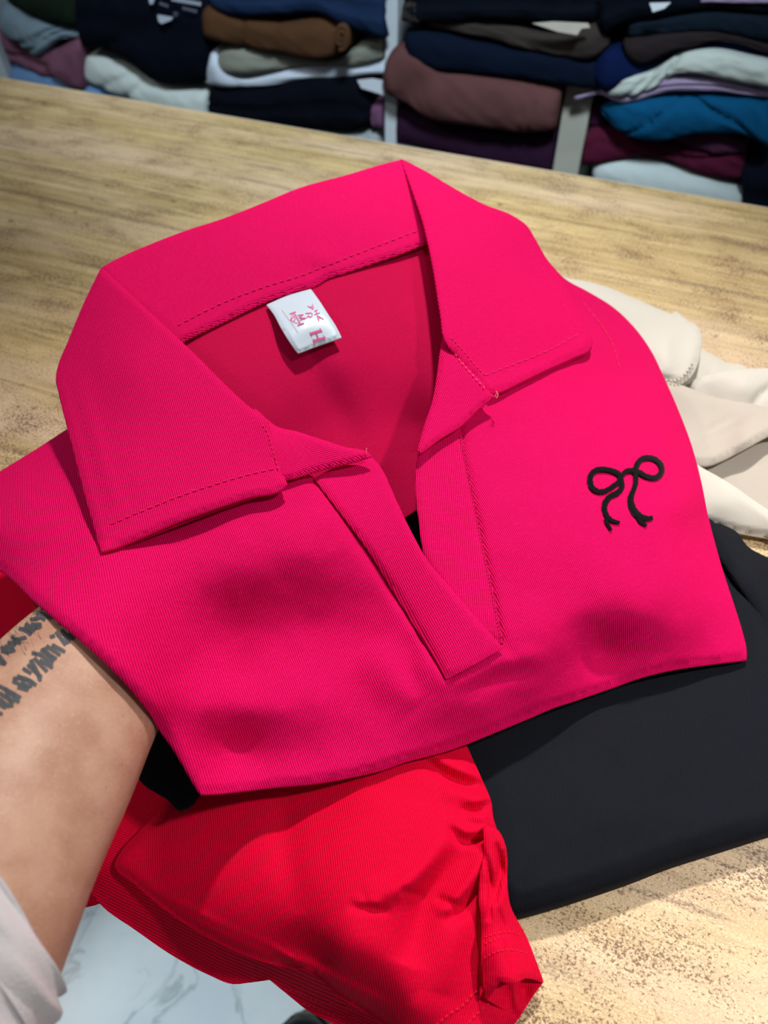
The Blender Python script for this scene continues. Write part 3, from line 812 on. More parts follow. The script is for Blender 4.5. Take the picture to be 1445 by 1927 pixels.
dashes('stitching', [(545, 1862), (575, 1874), (596, 1884), (630, 1890), (690, 1907)], lambda x, y: rb(x, y)+0.001, RED_THREAD, rd, dash=6, gap=4, wd=0.9)
dashes('stitching', [(570, 1888), (596, 1897), (628, 1910), (680, 1916)], lambda x, y: rb(x, y)+0.001, RED_THREAD, rd, dash=6, gap=4, wd=0.9)

# ------------------------------------------------------------------ cream garment on the right
cr = empty('cream_garment', PV(1350, 780), 'cream ribbed garment lying crumpled at the right beside pink polo', 'garment')
bA = TPS([(1040, 500, 1.5), (1130, 532, 1.2), (1200, 562, 1.0), (1263, 591, 1.2), (1271, 585, 1.8), (1314, 615, 2.4), (1318, 650, 2.8), (1300, 715, 2.8), (1200, 650, 3.0), (1250, 650, 3.2), (1180, 760, 2.6), (1260, 730, 2.8)])
cloth('body', [(1020, 500), (1066, 523), (1100, 529), (1140, 540), (1183, 557), (1225, 575), (1262, 591, 'c'), (1271, 585, 'c'), (1292, 602), (1314, 616), (1319, 630), (1317, 660), (1309, 690), (1298, 708), (1280, 722, 'c'), (1240, 712), (1180, 800), (1060, 600)],
      lambda x, y: bA(x, y) + ridges([([(1262, 600), (1250, 650), (1262, 700)], 0.35, 16), ([(1285, 620), (1296, 660)], -0.2, 14), ([(1090, 545), (1160, 580), (1240, 640)], -0.2, 30), ([(1180, 600), (1220, 680)], 0.2, 24)])(x, y), BEIGE, cr, step=8, th=0.002, rib=(0.4, 1), roll=(12, 0.004))
dashes('overlock_stitching', [(1252, 716), (1275, 716), (1292, 702), (1304, 684)], bA, BEIGE, cr, dash=5, gap=3, wd=3, lift=0.0015)
bB = TPS([(1290, 650, 0.6), (1374, 685, 0.8), (1402, 694, 0.8), (1340, 700, 1.4), (1300, 740, 0.8), (1330, 720, 1.0)])
cloth('sleeve', [(1290, 640), (1314, 653), (1345, 670), (1374, 685), (1395, 686), (1410, 700), (1380, 740), (1300, 760), (1280, 720)], bB, BEIGE, cr, step=8, th=0.002, rib=(1, 0.3), roll=(10, 0.003))
bC = TPS([(1306, 716, 2.0), (1342, 704, 2.6), (1402, 694, 2.8), (1470, 690, 2.6), (1470, 770, 1.8), (1334, 745, 1.6), (1420, 765, 1.8), (1400, 725, 3.0)])
cloth('sleeve', [(1300, 722), (1312, 712), (1342, 703), (1376, 697), (1410, 694), (1445, 693), (1500, 690), (1500, 800), (1422, 790), (1334, 770), (1296, 750)], lambda x, y: bC(x, y) + ridges([([(1415, 770), (1435, 740), (1470, 720)], -0.4, 7)])(x, y), BEIGE, cr, step=8, th=0.002, rib=(1, 0.3), roll=(10, 0.004))
bD = TPS([(1180, 720, 2.4), (1245, 711, 2.9), (1334, 745, 2.8), (1422, 762, 2.8), (1500, 770, 3.0), (1500, 800, 3.6), (1445, 817, 3.6), (1382, 851, 3.4), (1325, 874, 3.0), (1250, 860, 3.0), (1300, 800, 2.4), (1380, 800, 2.6), (1400, 820, 3.6)])
cloth('hem_band', [(1150, 700), (1235, 708), (1285, 726), (1334, 745), (1380, 755), (1422, 762), (1445, 768), (1520, 776), (1520, 790), (1445, 817), (1410, 836), (1382, 851), (1352, 866), (1325, 874), (1300, 870), (1200, 880)],
      lambda x, y: bD(x, y) + ridges([([(1300, 828), (1350, 805), (1420, 772)], -0.3, 8), ([(1300, 845), (1360, 818), (1430, 785)], 0.25, 12), ([(1260, 740), (1280, 790), (1270, 850)], -0.2, 14), ([(1320, 760), (1330, 800), (1310, 850)], 0.15, 14)])(x, y), BEIGE_DARK, cr, step=8, th=0.003, rib=(1, -0.4), roll=(14, 0.005))
bE = TPS([(1300, 870, 1.6), (1400, 840, 1.6), (1500, 800, 1.8), (1340, 900, 1.2), (1445, 960, 0.9), (1500, 1000, 0.8), (1420, 890, 1.5)])
cloth('back_panel', [(1290, 860), (1380, 830), (1500, 780), (1540, 1000), (1460, 1000), (1400, 950), (1330, 900)], bE, BEIGE_DARK, cr, step=9, th=0.0015, rib=(1, -0.3))
bF = TPS([(1290, 860, 2.4), (1311, 877, 3.0), (1354, 900, 3.0), (1411, 937, 2.6), (1460, 985, 1.8), (1500, 1020, 1.2), (1445, 1011, 1.0), (1382, 1000, 1.2), (1337, 985, 1.6), (1360, 950, 2.6), (1250, 950, 2.4)])
cloth('front_flap', [(1290, 862), (1303, 869), (1320, 880), (1354, 899), (1382, 916), (1411, 937), (1445, 960), (1500, 1000), (1500, 1030), (1445, 1011), (1412, 1005), (1382, 999), (1358, 992), (1337, 985), (1312, 978)], bF, BEIGE, cr, step=8, th=0.002, rib=(1, 0.5), roll=(12, 0.004))

# ------------------------------------------------------------------ pink polo
pk = empty('pink_polo_shirt', PV(720, 950), 'hot pink ribbed polo with open collar and black bow embroidery', 'shirt')
body_pts = [
    (190, 520, 14.0), (470, 450, 13.8), (755, 320, 14.2), (900, 400, 12.0), (1000, 460, 10.2), (1060, 525, 8.0), (1150, 580, 5.2), (1210, 640, 4.6), (1240, 700, 4.8), (1300, 840, 4.8), (1330, 970, 4.4), (1360, 1080, 4.0), (1395, 1190, 3.4), (1402, 1236, 3.1),
    (107, 705, 11.5), (130, 805, 10.0), (0, 885, 8.5), (-80, 930, 7.5),
    (300, 700, 12.6), (300, 850, 12.4), (500, 800, 12.4), (200, 900, 12.2), (60, 950, 11.2),
    (-80, 1020, 9.0), (0, 1065, 11.0), (60, 1120, 13.2), (105, 1158, 14.7), (150, 1195, 14.9), (230, 1272, 14.2), (280, 1330, 12.5), (305, 1370, 10.6), (345, 1430, 9.0), (378, 1490, 7.8),
    (0, 1000, 11.0), (120, 1060, 12.8), (200, 1130, 14.3), (250, 1000, 12.4), (400, 950, 12.4), (590, 900, 12.0), (700, 860, 11.4),
    (300, 1085, 12.5), (260, 1045, 13.0), (430, 1060, 11.9), (580, 1040, 11.4), (740, 1000, 10.4),
    (330, 1180, 11.4), (450, 1180, 9.0), (600, 1170, 8.1), (700, 1200, 7.6), (800, 1150, 8.8),
    (350, 1270, 10.2), (450, 1270, 8.0), (600, 1290, 7.1), (750, 1310, 6.7),
    (390, 1330, 9.2), (470, 1335, 7.8), (530, 1340, 7.3), (440, 1405, 6.1), (450, 1470, 5.9), (560, 1470, 5.3), (580, 1400, 5.7), (700, 1440, 5.3), (800, 1415, 5.1), (700, 1370, 6.0),
    (840, 1275, 7.8), (945, 1220, 8.0), (870, 1396, 4.9), (1000, 1343, 4.6), (1080, 1313, 4.2), (1150, 1288, 4.0), (1250, 1258, 4.0), (900, 1330, 6.4), (1000, 1280, 6.4),
    (900, 1000, 10.2), (1000, 1000, 10.1), (1000, 1100, 9.2), (1010, 1190, 8.2), (1090, 1120, 8.4), (1130, 1160, 7.4), (1130, 1225, 4.8), (1210, 1160, 7.0), (1220, 1220, 5.0), (1300, 1180, 5.2), (1060, 1230, 6.6), (1330, 1220, 3.9),
    (1180, 930, 8.8), (1290, 950, 6.6), (1300, 1080, 6.2), (1100, 750, 9.2), (1000, 800, 10.6), (900, 850, 11.2), (850, 700, 12.4), (1180, 1050, 8.6), (1200, 780, 7.4), (1110, 640, 8.2),
]
_bt = TPS(body_pts, 3e-5)
_br = ridges([([(690, 1215), (740, 1290), (780, 1330)], 0.35, 40), ([(850, 1290), (960, 1240), (1040, 1230)], 0.22, 18), ([(870, 1310), (940, 1275), (1010, 1262)], -0.2, 16),
              ([(780, 1190), (770, 1260), (790, 1310)], -0.18, 18), ([(600, 920), (700, 1060), (840, 1270)], -0.12, 10), ([(950, 1216), (975, 1240)], -0.12, 8)])
BH = lambda x, y: _bt(x, y) + _br(x, y)

PIECES = []
body = cloth('body', [
    (215, 580), (190, 650), (165, 730), (160, 785), (130, 806, 'c'), (70, 845), (0, 888), (-90, 945, 'c'), (-90, 1000), (-40, 1045), (0, 1067), (30, 1090), (62, 1122), (105, 1158), (150, 1196), (200, 1240), (250, 1292), (280, 1330), (305, 1371), (327, 1402), (345, 1432), (362, 1462), (379, 1490, 'c'),
    (415, 1488), (450, 1484), (520, 1476), (600, 1468), (660, 1457), (720, 1443), (765, 1427), (800, 1418), (835, 1409), (870, 1397), (935, 1371), (1000, 1344), (1040, 1327), (1080, 1314), (1115, 1302), (1150, 1290), (1200, 1272), (1250, 1259), (1325, 1247), (1402, 1238, 'c'),
    (1402, 1222), (1395, 1190), (1378, 1135), (1360, 1080), (1344, 1025), (1330, 970), (1317, 905), (1300, 840), (1274, 770), (1243, 700), (1228, 668), (1212, 642), (1183, 606), (1150, 576), (1105, 548), (1062, 524), (1030, 490), (1000, 450),
    (940, 420), (880, 560), (870, 720), (864, 806), (880, 900), (893, 960), (905, 1020), (925, 1112), (943, 1207, 'c'), (890, 1248), (842, 1276, 'c'), (770, 1160), (690, 1032), (640, 962), (592, 902), (480, 860), (330, 730), (240, 600)],
    BH, PINK, pk, step=9, th=0.003, rib=(0.55, 1), roll=(14, 0.0025), wob=0.0012, seed=4.2)

# inside of the back, seen through the neck
ib = TPS([(330, 640, 13.2), (500, 580, 13.2), (700, 505, 13.3), (820, 450, 13.2), (870, 600, 12.0), (860, 750, 10.4), (500, 790, 10.8), (640, 680, 12.0), (600, 800, 9.6), (700, 850, 8.4), (780, 800, 8.6), (770, 900, 7.2), (785, 965, 6.2), (650, 930, 7.0), (760, 640, 11.6), (450, 680, 12.6)])
ibr = ridges([([(560, 650), (640, 780), (700, 880)], -0.25, 34), ([(770, 560), (800, 700), (790, 850)], 0.25, 36)])
IB = lambda x, y: ib(x, y) + ibr(x, y)
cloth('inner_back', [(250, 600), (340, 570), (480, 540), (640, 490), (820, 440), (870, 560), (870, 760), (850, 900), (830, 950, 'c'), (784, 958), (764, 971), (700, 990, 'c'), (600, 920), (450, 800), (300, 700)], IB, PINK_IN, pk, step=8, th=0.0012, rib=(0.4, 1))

# collar: inside of the stand, two leaves
cs = TPS([(190, 505, 15.4), (350, 420, 15.5), (560, 350, 15.6), (755, 300, 15.8), (803, 455, 13.9), (700, 495, 13.8), (600, 530, 13.75), (500, 565, 13.7), (350, 638, 13.6), (270, 570, 14.6), (470, 470, 14.9), (650, 410, 15.0)])
csr = ridges([([(640, 380), (600, 440), (612, 500)], 0.12, 30), ([(560, 470), (640, 500)], 0.12, 20)])
CS = lambda x, y: cs(x, y) + csr(x, y)
cst = cloth('collar_stand', [(192, 503, 'c'), (215, 490), (280, 461), (350, 434), (415, 413), (490, 384), (560, 355), (660, 327), (720, 309), (756, 300, 'c'), (790, 330), (830, 400), (830, 446, 'c'), (803, 456), (750, 477), (700, 494), (650, 511), (612, 524), (598, 534), (560, 545), (500, 566), (425, 602), (350, 638), (335, 646), (300, 636), (230, 572)], CS, PINK, pk, step=7, th=0.0018, rib=(1, -0.22), roll=(7, 0.0014))
dashes('stitching', [(334, 612), (400, 578), (480, 545), (560, 520), (620, 497), (700, 466), (790, 432)], CS, THREAD, cst, dash=9, gap=5, wd=1.0, lift=0.0005)

LL = TPS([(190, 505, 15.9), (300, 610, 15.6), (400, 700, 15.2), (500, 790, 14.4), (150, 600, 14.4), (107, 705, 12.9), (130, 800, 12.9), (160, 900, 13.2), (190, 1035, 13.3), (300, 990, 13.5), (400, 955, 13.5), (535, 912, 13.3), (522, 860, 13.6), (300, 800, 14.4), (250, 700, 14.9), (400, 850, 14.2), (250, 900, 13.9)])
llr = ridges([([(140, 690), (190, 860), (235, 985)], 0.08, 16)])
LLF = lambda x, y: np.maximum(LL(x, y) + llr(x, y), BH(x, y)+0.006)
left_outline = [(191, 504, 'c'), (240, 550), (300, 606), (360, 662), (420, 722), (470, 768), (497, 788), (508, 812), (516, 845), (527, 890), (538, 909, 'c'), (530, 917), (470, 932), (400, 955), (330, 980), (270, 1006), (220, 1027), (192, 1036, 'c'), (178, 985), (162, 930), (146, 868), (128, 800), (113, 740), (107, 708), (112, 684), (128, 645), (160, 568)]
lf = cloth('collar_leaf', left_outline, LLF, PINK, pk, step=6.5, th=0.0022, rib=(0.22, 1), roll=(7, 0.0012))
cloth('collar_facing', [(150, 850), (300, 860), (500, 860), (525, 890), (534, 916, 'c'), (470, 938), (400, 962), (330, 988), (270, 1013), (222, 1033), (189, 1039, 'c'), (176, 985)], lambda x, y: np.maximum(LL(x, y)-0.0042, BH(x, y)+0.002), PINK, lf, step=8, th=0.0012, rib=(0.22, 1), roll=(6, 0.001))
dashes('stitching', [(208, 986), (260, 964), (330, 936), (400, 912), (470, 892), (524, 880)], LLF, THREAD, lf, dash=10, gap=5, wd=1.1, lift=0.0005)
dashes('stitching', [(524, 880), (512, 845), (500, 808), (492, 798)], LLF, THREAD, lf, dash=6, gap=3, wd=1.0, lift=0.0005)
dashes('stitching', [(208, 986), (196, 940), (176, 860), (150, 760)], LLF, THREAD, lf, dash=3, gap=6, wd=0.7, lift=0.0003)

RL = TPS([(755, 300, 16.0), (785, 380, 15.6), (808, 460, 15.2), (825, 550, 14.7), (838, 640, 14.2), (850, 355, 14.8), (980, 415, 12.2), (1030, 490, 10.8), (1062, 530, 10.2), (1112, 640, 9.5), (1060, 678, 10.4), (990, 712, 11.4), (925, 738, 12.4), (880, 690, 13.2), (880, 500, 14.2), (930, 600, 13.0), (1000, 600, 11.8)])
RLF = lambda x, y: np.maximum(RL(x, y) + ridges([([(980, 460), (1040, 570), (1088, 640)], -0.05, 12)])(x, y), BH(x, y)+0.006)
right_outline = [(756, 299, 'c'), (800, 322), (850, 352), (910, 384), (965, 406), (990, 424), (1004, 446), (1028, 488), (1060, 532), (1085, 580), (1104, 618), (1113, 638), (1110, 652), (1075, 672), (1030, 692), (980, 716), (935, 736), (922, 738, 'c'), (912, 728), (905, 715), (885, 694), (860, 666), (842, 645), (837, 634), (832, 600), (825, 555), (818, 510), (808, 460), (797, 415), (780, 365)]
rl = cloth('collar_leaf', right_outline, RLF, PINK, pk, step=6.5, th=0.0022, rib=(0.75, 1), roll=(7, 0.0014))
cloth('collar_facing', [(915, 715), (1000, 690), (1090, 620), (1112, 640), (1112, 654), (1078, 676), (1032, 697), (982, 720), (938, 740), (922, 744)], lambda x, y: np.maximum(RL(x, y)-0.0042, BH(x, y)+0.002), PINK, rl, step=7, th=0.0012, rib=(0.75, 1))
dashes('stitching', [(913, 706), (960, 688), (1030, 660), (1088, 630)], RLF, THREAD, rl, dash=9, gap=4, wd=1.1, lift=0.0005)
dashes('stitching', [(1088, 630), (1070, 590), (1040, 540), (1000, 470)], RLF, THREAD, rl, dash=4, gap=6, wd=0.8, lift=0.0004)
dashes('stitching', [(913, 706), (895, 688), (870, 658), (848, 634)], RLF, THREAD, rl, dash=6, gap=3, wd=1.0, lift=0.0005)

# placket bands and the turned-back facings
LP = lambda x, y: BH(x, y) + 0.0012 + 0.0030*np.clip((x-(592+(y-900)*0.66))/110, 0, 1)
lpk = cloth('placket', [(592, 900, 'c'), (630, 880), (697, 858, 'c'), (716, 880), (735, 920), (752, 958), (775, 1005), (800, 1050), (850, 1110), (900, 1168), (945, 1218, 'c'), (890, 1250), (841, 1276, 'c'), (805, 1215), (745, 1118), (692, 1032), (640, 962)], LP, PINK, pk, step=7, th=0.0012, rib=(0.66, 1), roll=(7, 0.0009))
RP = lambda x, y: BH(x, y) + 0.0008
cloth('placket', [(788, 850, 'c'), (825, 822), (864, 798, 'c'), (880, 900), (893, 960), (906, 1020), (926, 1112), (945, 1209, 'c'), (900, 1190), (830, 1100), (802, 1050), (790, 980), (783, 910)], RP, PINK, pk, step=7, th=0.0016, rib=(0.1, 1), roll=(5, 0.0008))
LFh = TPS([(497, 785, 14.0), (512, 830, 13.9), (533, 910, 12.9), (560, 815, 13.5), (620, 835, 13.2), (697, 855, 12.7), (640, 872, 12.7), (580, 888, 12.7)])
LFF = lambda x, y: np.maximum(LFh(x, y), BH(x, y)+0.004)
lfc = cloth('facing', [(480, 770), (500, 788), (520, 803), (556, 812), (600, 826), (650, 842), (690, 851), (699, 857, 'c'), (670, 866), (640, 873), (590, 886), (537, 900), (520, 900), (500, 840)], LFF, PINK, pk, step=6, th=0.0016, rib=(1, 0.12), roll=(6, 0.0012))
RFh = TPS([(838, 640, 13.6), (822, 720, 13.0), (790, 848, 12.2), (865, 800, 12.4), (905, 715, 13.2), (925, 745, 12.8)])
RFF = lambda x, y: np.maximum(RFh(x, y), BH(x, y)+0.004)
cloth('facing', [(836, 636), (845, 650), (862, 672), (888, 700), (908, 720), (922, 740), (930, 744, 'c'), (900, 768), (866, 800), (825, 826), (792, 851, 'c'), (787, 846, 'c'), (800, 800), (815, 755), (824, 705), (830, 660)], RFF, PINK, pk, step=6, th=0.0016, rib=(0.5, 1), roll=(6, 0.0012))
dashes('stitching', [(843, 652), (862, 674), (888, 704), (914, 732)], lambda x, y: RFF(x, y)+0.0004, THREAD_PALE, pk, dash=5, gap=5, wd=0.8)
dashes('stitching', [(866, 820), (884, 905), (907, 1020), (944, 1204)], lambda x, y: BH(x, y)+0.0012, plain('dark_pink_thread', (0.22, 0.002, 0.03), var=0.1), pk, dash=5, gap=2, wd=0.9, lift=0.0001)
dashes('stitching', [(1098, 570), (1130, 610), (1152, 645), (1165, 690)], lambda x, y: BH(x, y)+0.0003, THREAD, pk, dash=10, gap=3, wd=1.0, lift=0.0002)
# loose thread ends
strip('loose_thread', [([(933, 736), (937, 742), (934, 749)], 0.9), ([(934, 740), (931, 747)], 0.7)], lambda x, y: BH(x, y)+0.014, THREAD_PALE, pk, lift=0.0006, step=1.5)
strip('loose_thread', [([(690, 851), (689, 846), (691, 843)], 0.7)], lambda x, y: LFF(x, y)+0.001, THREAD_PALE, pk, lift=0.0006, step=1.0)

# embroidered bow (traced on an enlarged view of the chest)
def bw(pts): return [(1060+x*0.16609, 820+y*0.16604) for x, y in pts]
bow = strip('embroidered_bow', [
    (bw([(655, 520), (640, 450), (560, 400), (450, 380), (370, 390), (315, 440), (303, 510), (330, 590), (390, 630), (460, 630), (530, 595), (600, 545), (640, 510)]), [5.61, 5.12, 5.37, 5.12, 5.37, 4.88, 4.64]),
    (bw([(665, 455), (700, 410), (750, 395), (810, 400)]), [3.90, 4.88, 5.37]),
    (bw([(800, 395), (850, 410), (920, 450), (1000, 475), (1060, 470), (1105, 430), (1118, 380), (1090, 310), (1030, 265), (950, 250), (890, 265), (845, 310), (822, 370), (826, 430)]), [5.12, 5.12, 5.37, 5.37, 5.37, 5.37, 4.88]),
    (bw([(640, 470), (660, 530), (655, 600), (610, 650), (530, 690), (480, 750), (465, 820), (485, 890), (520, 940), (570, 970), (640, 985)]), [5.37, 5.12, 5.61, 5.61, 5.12, 4.64, 3.17]),
    (bw([(478, 940), (505, 1000), (545, 1070)]), [4.39, 3.42, 1.95]),
    (bw([(815, 410), (822, 480), (815, 560), (785, 640), (765, 710), (775, 800), (815, 870), (880, 925), (940, 940), (1015, 928)]), [4.88, 4.88, 4.64, 5.61, 6.59, 7.32, 6.59, 3.90]),
    (bw([(850, 930), (890, 985), (945, 1020)]), [5.37, 4.39, 2.68]),
], lambda x, y: BH(x, y)+0.0006, EMB, pk, lift=0.0013, ragged=0.7, step=2.0)
tag(bow, 'black satin stitch bow on the chest')

# neck label
lb = TPS([(503, 573, 13.6), (543, 559, 13.6), (583, 545, 13.6), (612, 590, 13.9), (640, 636, 13.2), (600, 650, 13.1), (560, 663, 13.2), (530, 618, 13.9), (572, 604, 14.1)])
nl = cloth('neck_label', [(503, 573, 'c'), (540, 557), (584, 544, 'c'), (600, 566), (618, 594), (630, 612), (641, 634, 'c'), (618, 642), (592, 651), (561, 663, 'c'), (548, 645), (530, 616), (516, 590)], lb, SATIN, pk, step=4, th=0.0014, rib=(0.4, 1), roll=(4, 0.0008))
tag(nl, 'white satin neck label with pink print')
def lc(pts): return [(490+x/8.5, 530+y/8.5) for x, y in pts]
strokes = []
def ls(w, *pts):
    for a, b in zip(pts[:-1], pts[1:]): strokes.append((lc([a, b]), w*1.1/8.5/2))
ls(10, (748, 386), (848, 440), (834, 352)); ls(8, (790, 402), (836, 396))
ls(10, (864, 470), (914, 448)); ls(11, (889, 460), (903, 515)); ls(10, (862, 526), (948, 496))
ls(10, (936, 630), (905, 540), (1015, 600)); ls(8, (924, 592), (965, 572))
ls(11, (718, 506), (812, 498), (832, 520), (822, 552), (790, 566), (766, 545), (772, 505)); ls(10, (772, 540), (736, 576))
ls(11, (590, 541), (688, 522), (612, 574), (728, 582), (632, 609))
ls(14, (538, 498), (640, 672)); ls(14, (466, 516), (566, 480)); ls(14, (596, 696), (698, 660))
ls(7, (512, 512), (480, 606), (500, 628), (545, 648), (612, 664)); ls(7, (520, 520), (530, 560), (490, 600)); ls(7, (536, 546), (560, 600), (520, 636)); ls(12, (482, 600), (506, 620))
ls(4, (342, 452), (608, 814))
ls(30, (800, 832), (972, 776)); ls(30, (850, 944), (1030, 896)); ls(15, (890, 806), (928, 915))
ls(10, (786, 804), (826, 872)); ls(10, (952, 742), (990, 806)); ls(10, (836, 916), (886, 1024)); ls(10, (1006, 856), (1046, 914))
strip('label_print', strokes, lambda x, y: lb(x, y)+0.0003, PRINT, nl, lift=0.0002, step=1.5, flat=True)

# ------------------------------------------------------------------ person: forearm and hand under the shirt, sleeve
pe = empty('person', Vector((-0.28, -0.35, 0.0)), 'person with a tattooed forearm reaching under the pink polo, grey sleeve', 'person')

def skin_mat():
    m, nt, b = new_mat('tan_skin')
    geo = nt.nodes.new('ShaderNodeNewGeometry').outputs['Position']
    n1 = noise_tex(nt, geo, 45, 4); n2 = noise_tex(nt, geo, 700, 3); n3 = noise_tex(nt, geo, 230, 2)
    c = mixc(nt, sm(nt, n1, 0.35, 0.68), (0.45, 0.235, 0.155), (0.55, 0.325, 0.225))
    c = mixc(nt, mathn(nt, 'MULTIPLY', sm(nt, n3, 0.66, 0.74), 0.35), c, (0.34, 0.15, 0.095))
    c = mixc(nt, mathn(nt, 'MULTIPLY', sm(nt, n2, 0.5, 0.75), 0.25), c, (0.70, 0.48, 0.37))
    nt.links.new(c, b.inputs['Base Color'])
    b.inputs['Roughness'].default_value = 0.5
    b.inputs['Specular IOR Level'].default_value = 0.35
    b.inputs['Subsurface Weight'].default_value = 0.12
    b.inputs['Subsurface Radius'].default_value = (0.006, 0.002, 0.001)
    bp = nt.nodes.new('ShaderNodeBump'); bp.inputs['Strength'].default_value = 0.25; bp.inputs['Distance'].default_value = 0.0006
    nt.links.new(n2, bp.inputs['Height']); nt.links.new(bp.outputs[0], b.inputs['Normal'])
    return m
SKIN = skin_mat()

def loft(sections, seg=40):
    """sections: centre, side vector, up vector (half axes)"""
    verts, faces = [], []
    for (c, s, u) in sections:
        for k in range(seg):
            a = 2*math.pi*k/seg
            verts.append(c + s*math.cos(a) + u*math.sin(a))
    for i in range(len(sections)-1):
        for k in range(seg):
            faces.append((i*seg+k, i*seg+(k+1) % seg, (i+1)*seg+(k+1) % seg, (i+1)*seg+k))
    faces.append(tuple(range(seg))[::-1]); faces.append(tuple(range((len(sections)-1)*seg, len(sections)*seg)))
    return verts, faces

def spline3(pts, n):
    pts = [Vector(p) for p in pts]
    out = []
    for i in range(len(pts)-1):
        p0 = pts[max(i-1, 0)]; p1 = pts[i]; p2 = pts[i+1]; p3 = pts[min(i+2, len(pts)-1)]
        for k in range(n):
            t = k/n
            out.append(0.5*((2*p1) + (p2-p0)*t + (2*p0-5*p1+4*p2-p3)*t*t + (3*p1-p0-3*p2+p3)*t**3))
    out.append(pts[-1])
    return out

# centre px, height cm, half width m, half height m
ARM = [(-180, 1900, 12.0, 0.0500, 0.046), (-110, 1755, 12.2, 0.0495, 0.045), (-30, 1592, 12.0, 0.0490, 0.043), (60, 1440, 11.4, 0.0480, 0.041), (142, 1300, 10.6, 0.0465, 0.037), (235, 1185, 9.2, 0.0410, 0.032), (330, 1085, 7.6, 0.0335, 0.026), (405, 1010, 6.4, 0.0290, 0.021), (460, 950, 6.0, 0.0330, 0.017), (520, 880, 5.8, 0.0420, 0.0150), (560, 815, 5.6, 0.0430, 0.0125), (575, 780, 5.5, 0.0400, 0.010)]
cen = [PV(a[0], a[1], a[2]/100) for a in ARM]
dense = spline3(cen, 5)
par = np.linspace(0, len(ARM)-1, len(dense))
hw = np.interp(par, range(len(ARM)), [a[3] for a in ARM]); hh = np.interp(par, range(len(ARM)), [a[4] for a in ARM])
sec = []
for i, c in enumerate(dense):
    t = (dense[min(i+1, len(dense)-1)] - dense[max(i-1, 0)]).normalized()
    view = (Vector((0, 0, TOP+CAMH)) - c).normalized()
    upv = (Vector((0, 0, 1))*0.5 + view*0.5)
    s = t.cross(upv).normalized(); u = s.cross(t).normalized()
    sec.append((c, s*hw[i], u*hh[i]))
verts, faces = loft(sec)
# fingers: rooted in the palm, gently curled under the cloth
palm_c, palm_s, palm_u = sec[-4]
fwd = (dense[-1]-dense[-4]).normalized()
sd = palm_s.normalized(); up = palm_u.normalized()
def tube(path, rad, seg=14):
    ss = []
    for i, c in enumerate(path):
        t = (path[min(i+1, len(path)-1)]-path[max(i-1, 0)]).normalized()
        s = t.cross(up).normalized()
        if s.length < 0.5: s = sd
        u = s.cross(t).normalized()
        ss.append((c, s*rad[i], u*rad[i]*0.92))
    return loft(ss, seg)
def add(vf):
    b0 = len(verts); verts.extend(vf[0]); faces.extend([tuple(i+b0 for i in f) for f in vf[1]])
for off, L, r in ((-0.031, 0.062, 0.0078), (-0.0105, 0.078, 0.0086), (0.0105, 0.083, 0.0088), (0.031, 0.074, 0.0084)):
    base = dense[-5] + sd*off*0.9
    pts = [base]; d = (fwd + sd*off*3.0).normalized(); p = base + d*0.030
    pts.append(p)
    for k, fr in enumerate((0.42, 0.32, 0.26)):
        d = (d - up*0.16).normalized(); p = p + d*L*fr; pts.append(p)
    path = spline3(pts, 5)
    rr_ = np.interp(np.linspace(0, 1, len(path)), [0, 0.35, 0.7, 0.93, 1], [r*1.1, r*1.08, r*0.95, r*0.82, r*0.35])
    add(tube(path, rr_))
# thumb leaves the side of the palm near its base
tb0 = dense[-16] + sd*0.012
path = spline3([tb0, tb0 + sd*0.026 + fwd*0.016, tb0 + sd*0.040 + fwd*0.040 - up*0.002, tb0 + sd*0.043 + fwd*0.064 - up*0.004], 6)
add(tube(path, np.interp(np.linspace(0, 1, len(path)), [0, 0.4, 0.75, 0.94, 1], [0.014, 0.0125, 0.0105, 0.0085, 0.004])))
arm = mesh_obj('body', verts, faces, SKIN, pe)
rm = arm.modifiers.new('remesh', 'REMESH'); rm.mode = 'VOXEL'; rm.voxel_size = 0.0030; rm.use_smooth_shade = True
smd = arm.modifiers.new('smooth', 'SMOOTH'); smd.factor = 0.5; smd.iterations = 8
# bake the modifiers so that the body is one continuous mesh
dg = bpy.context.evaluated_depsgraph_get()
ev = arm.evaluated_get(dg)
nm_ = bpy.data.meshes.new_from_object(ev)
arm.modifiers.clear()
old = arm.data; arm.data = nm_; nm_.name = 'body'
if not nm_.materials: nm_.materials.append(SKIN)
nm_.polygons.foreach_set('use_smooth', [True]*len(nm_.polygons))
pl = pe.location
bvh = BVHTree.FromPolygons([v.co + pl for v in nm_.vertices], [tuple(p.vertices) for p in nm_.polygons])
CAM = Vector((0, 0, TOP+CAMH))

def on_skin(x, y):
    d = Vector(rays(x, y)).normalized()
    h = bvh.ray_cast(CAM, d)
    return h
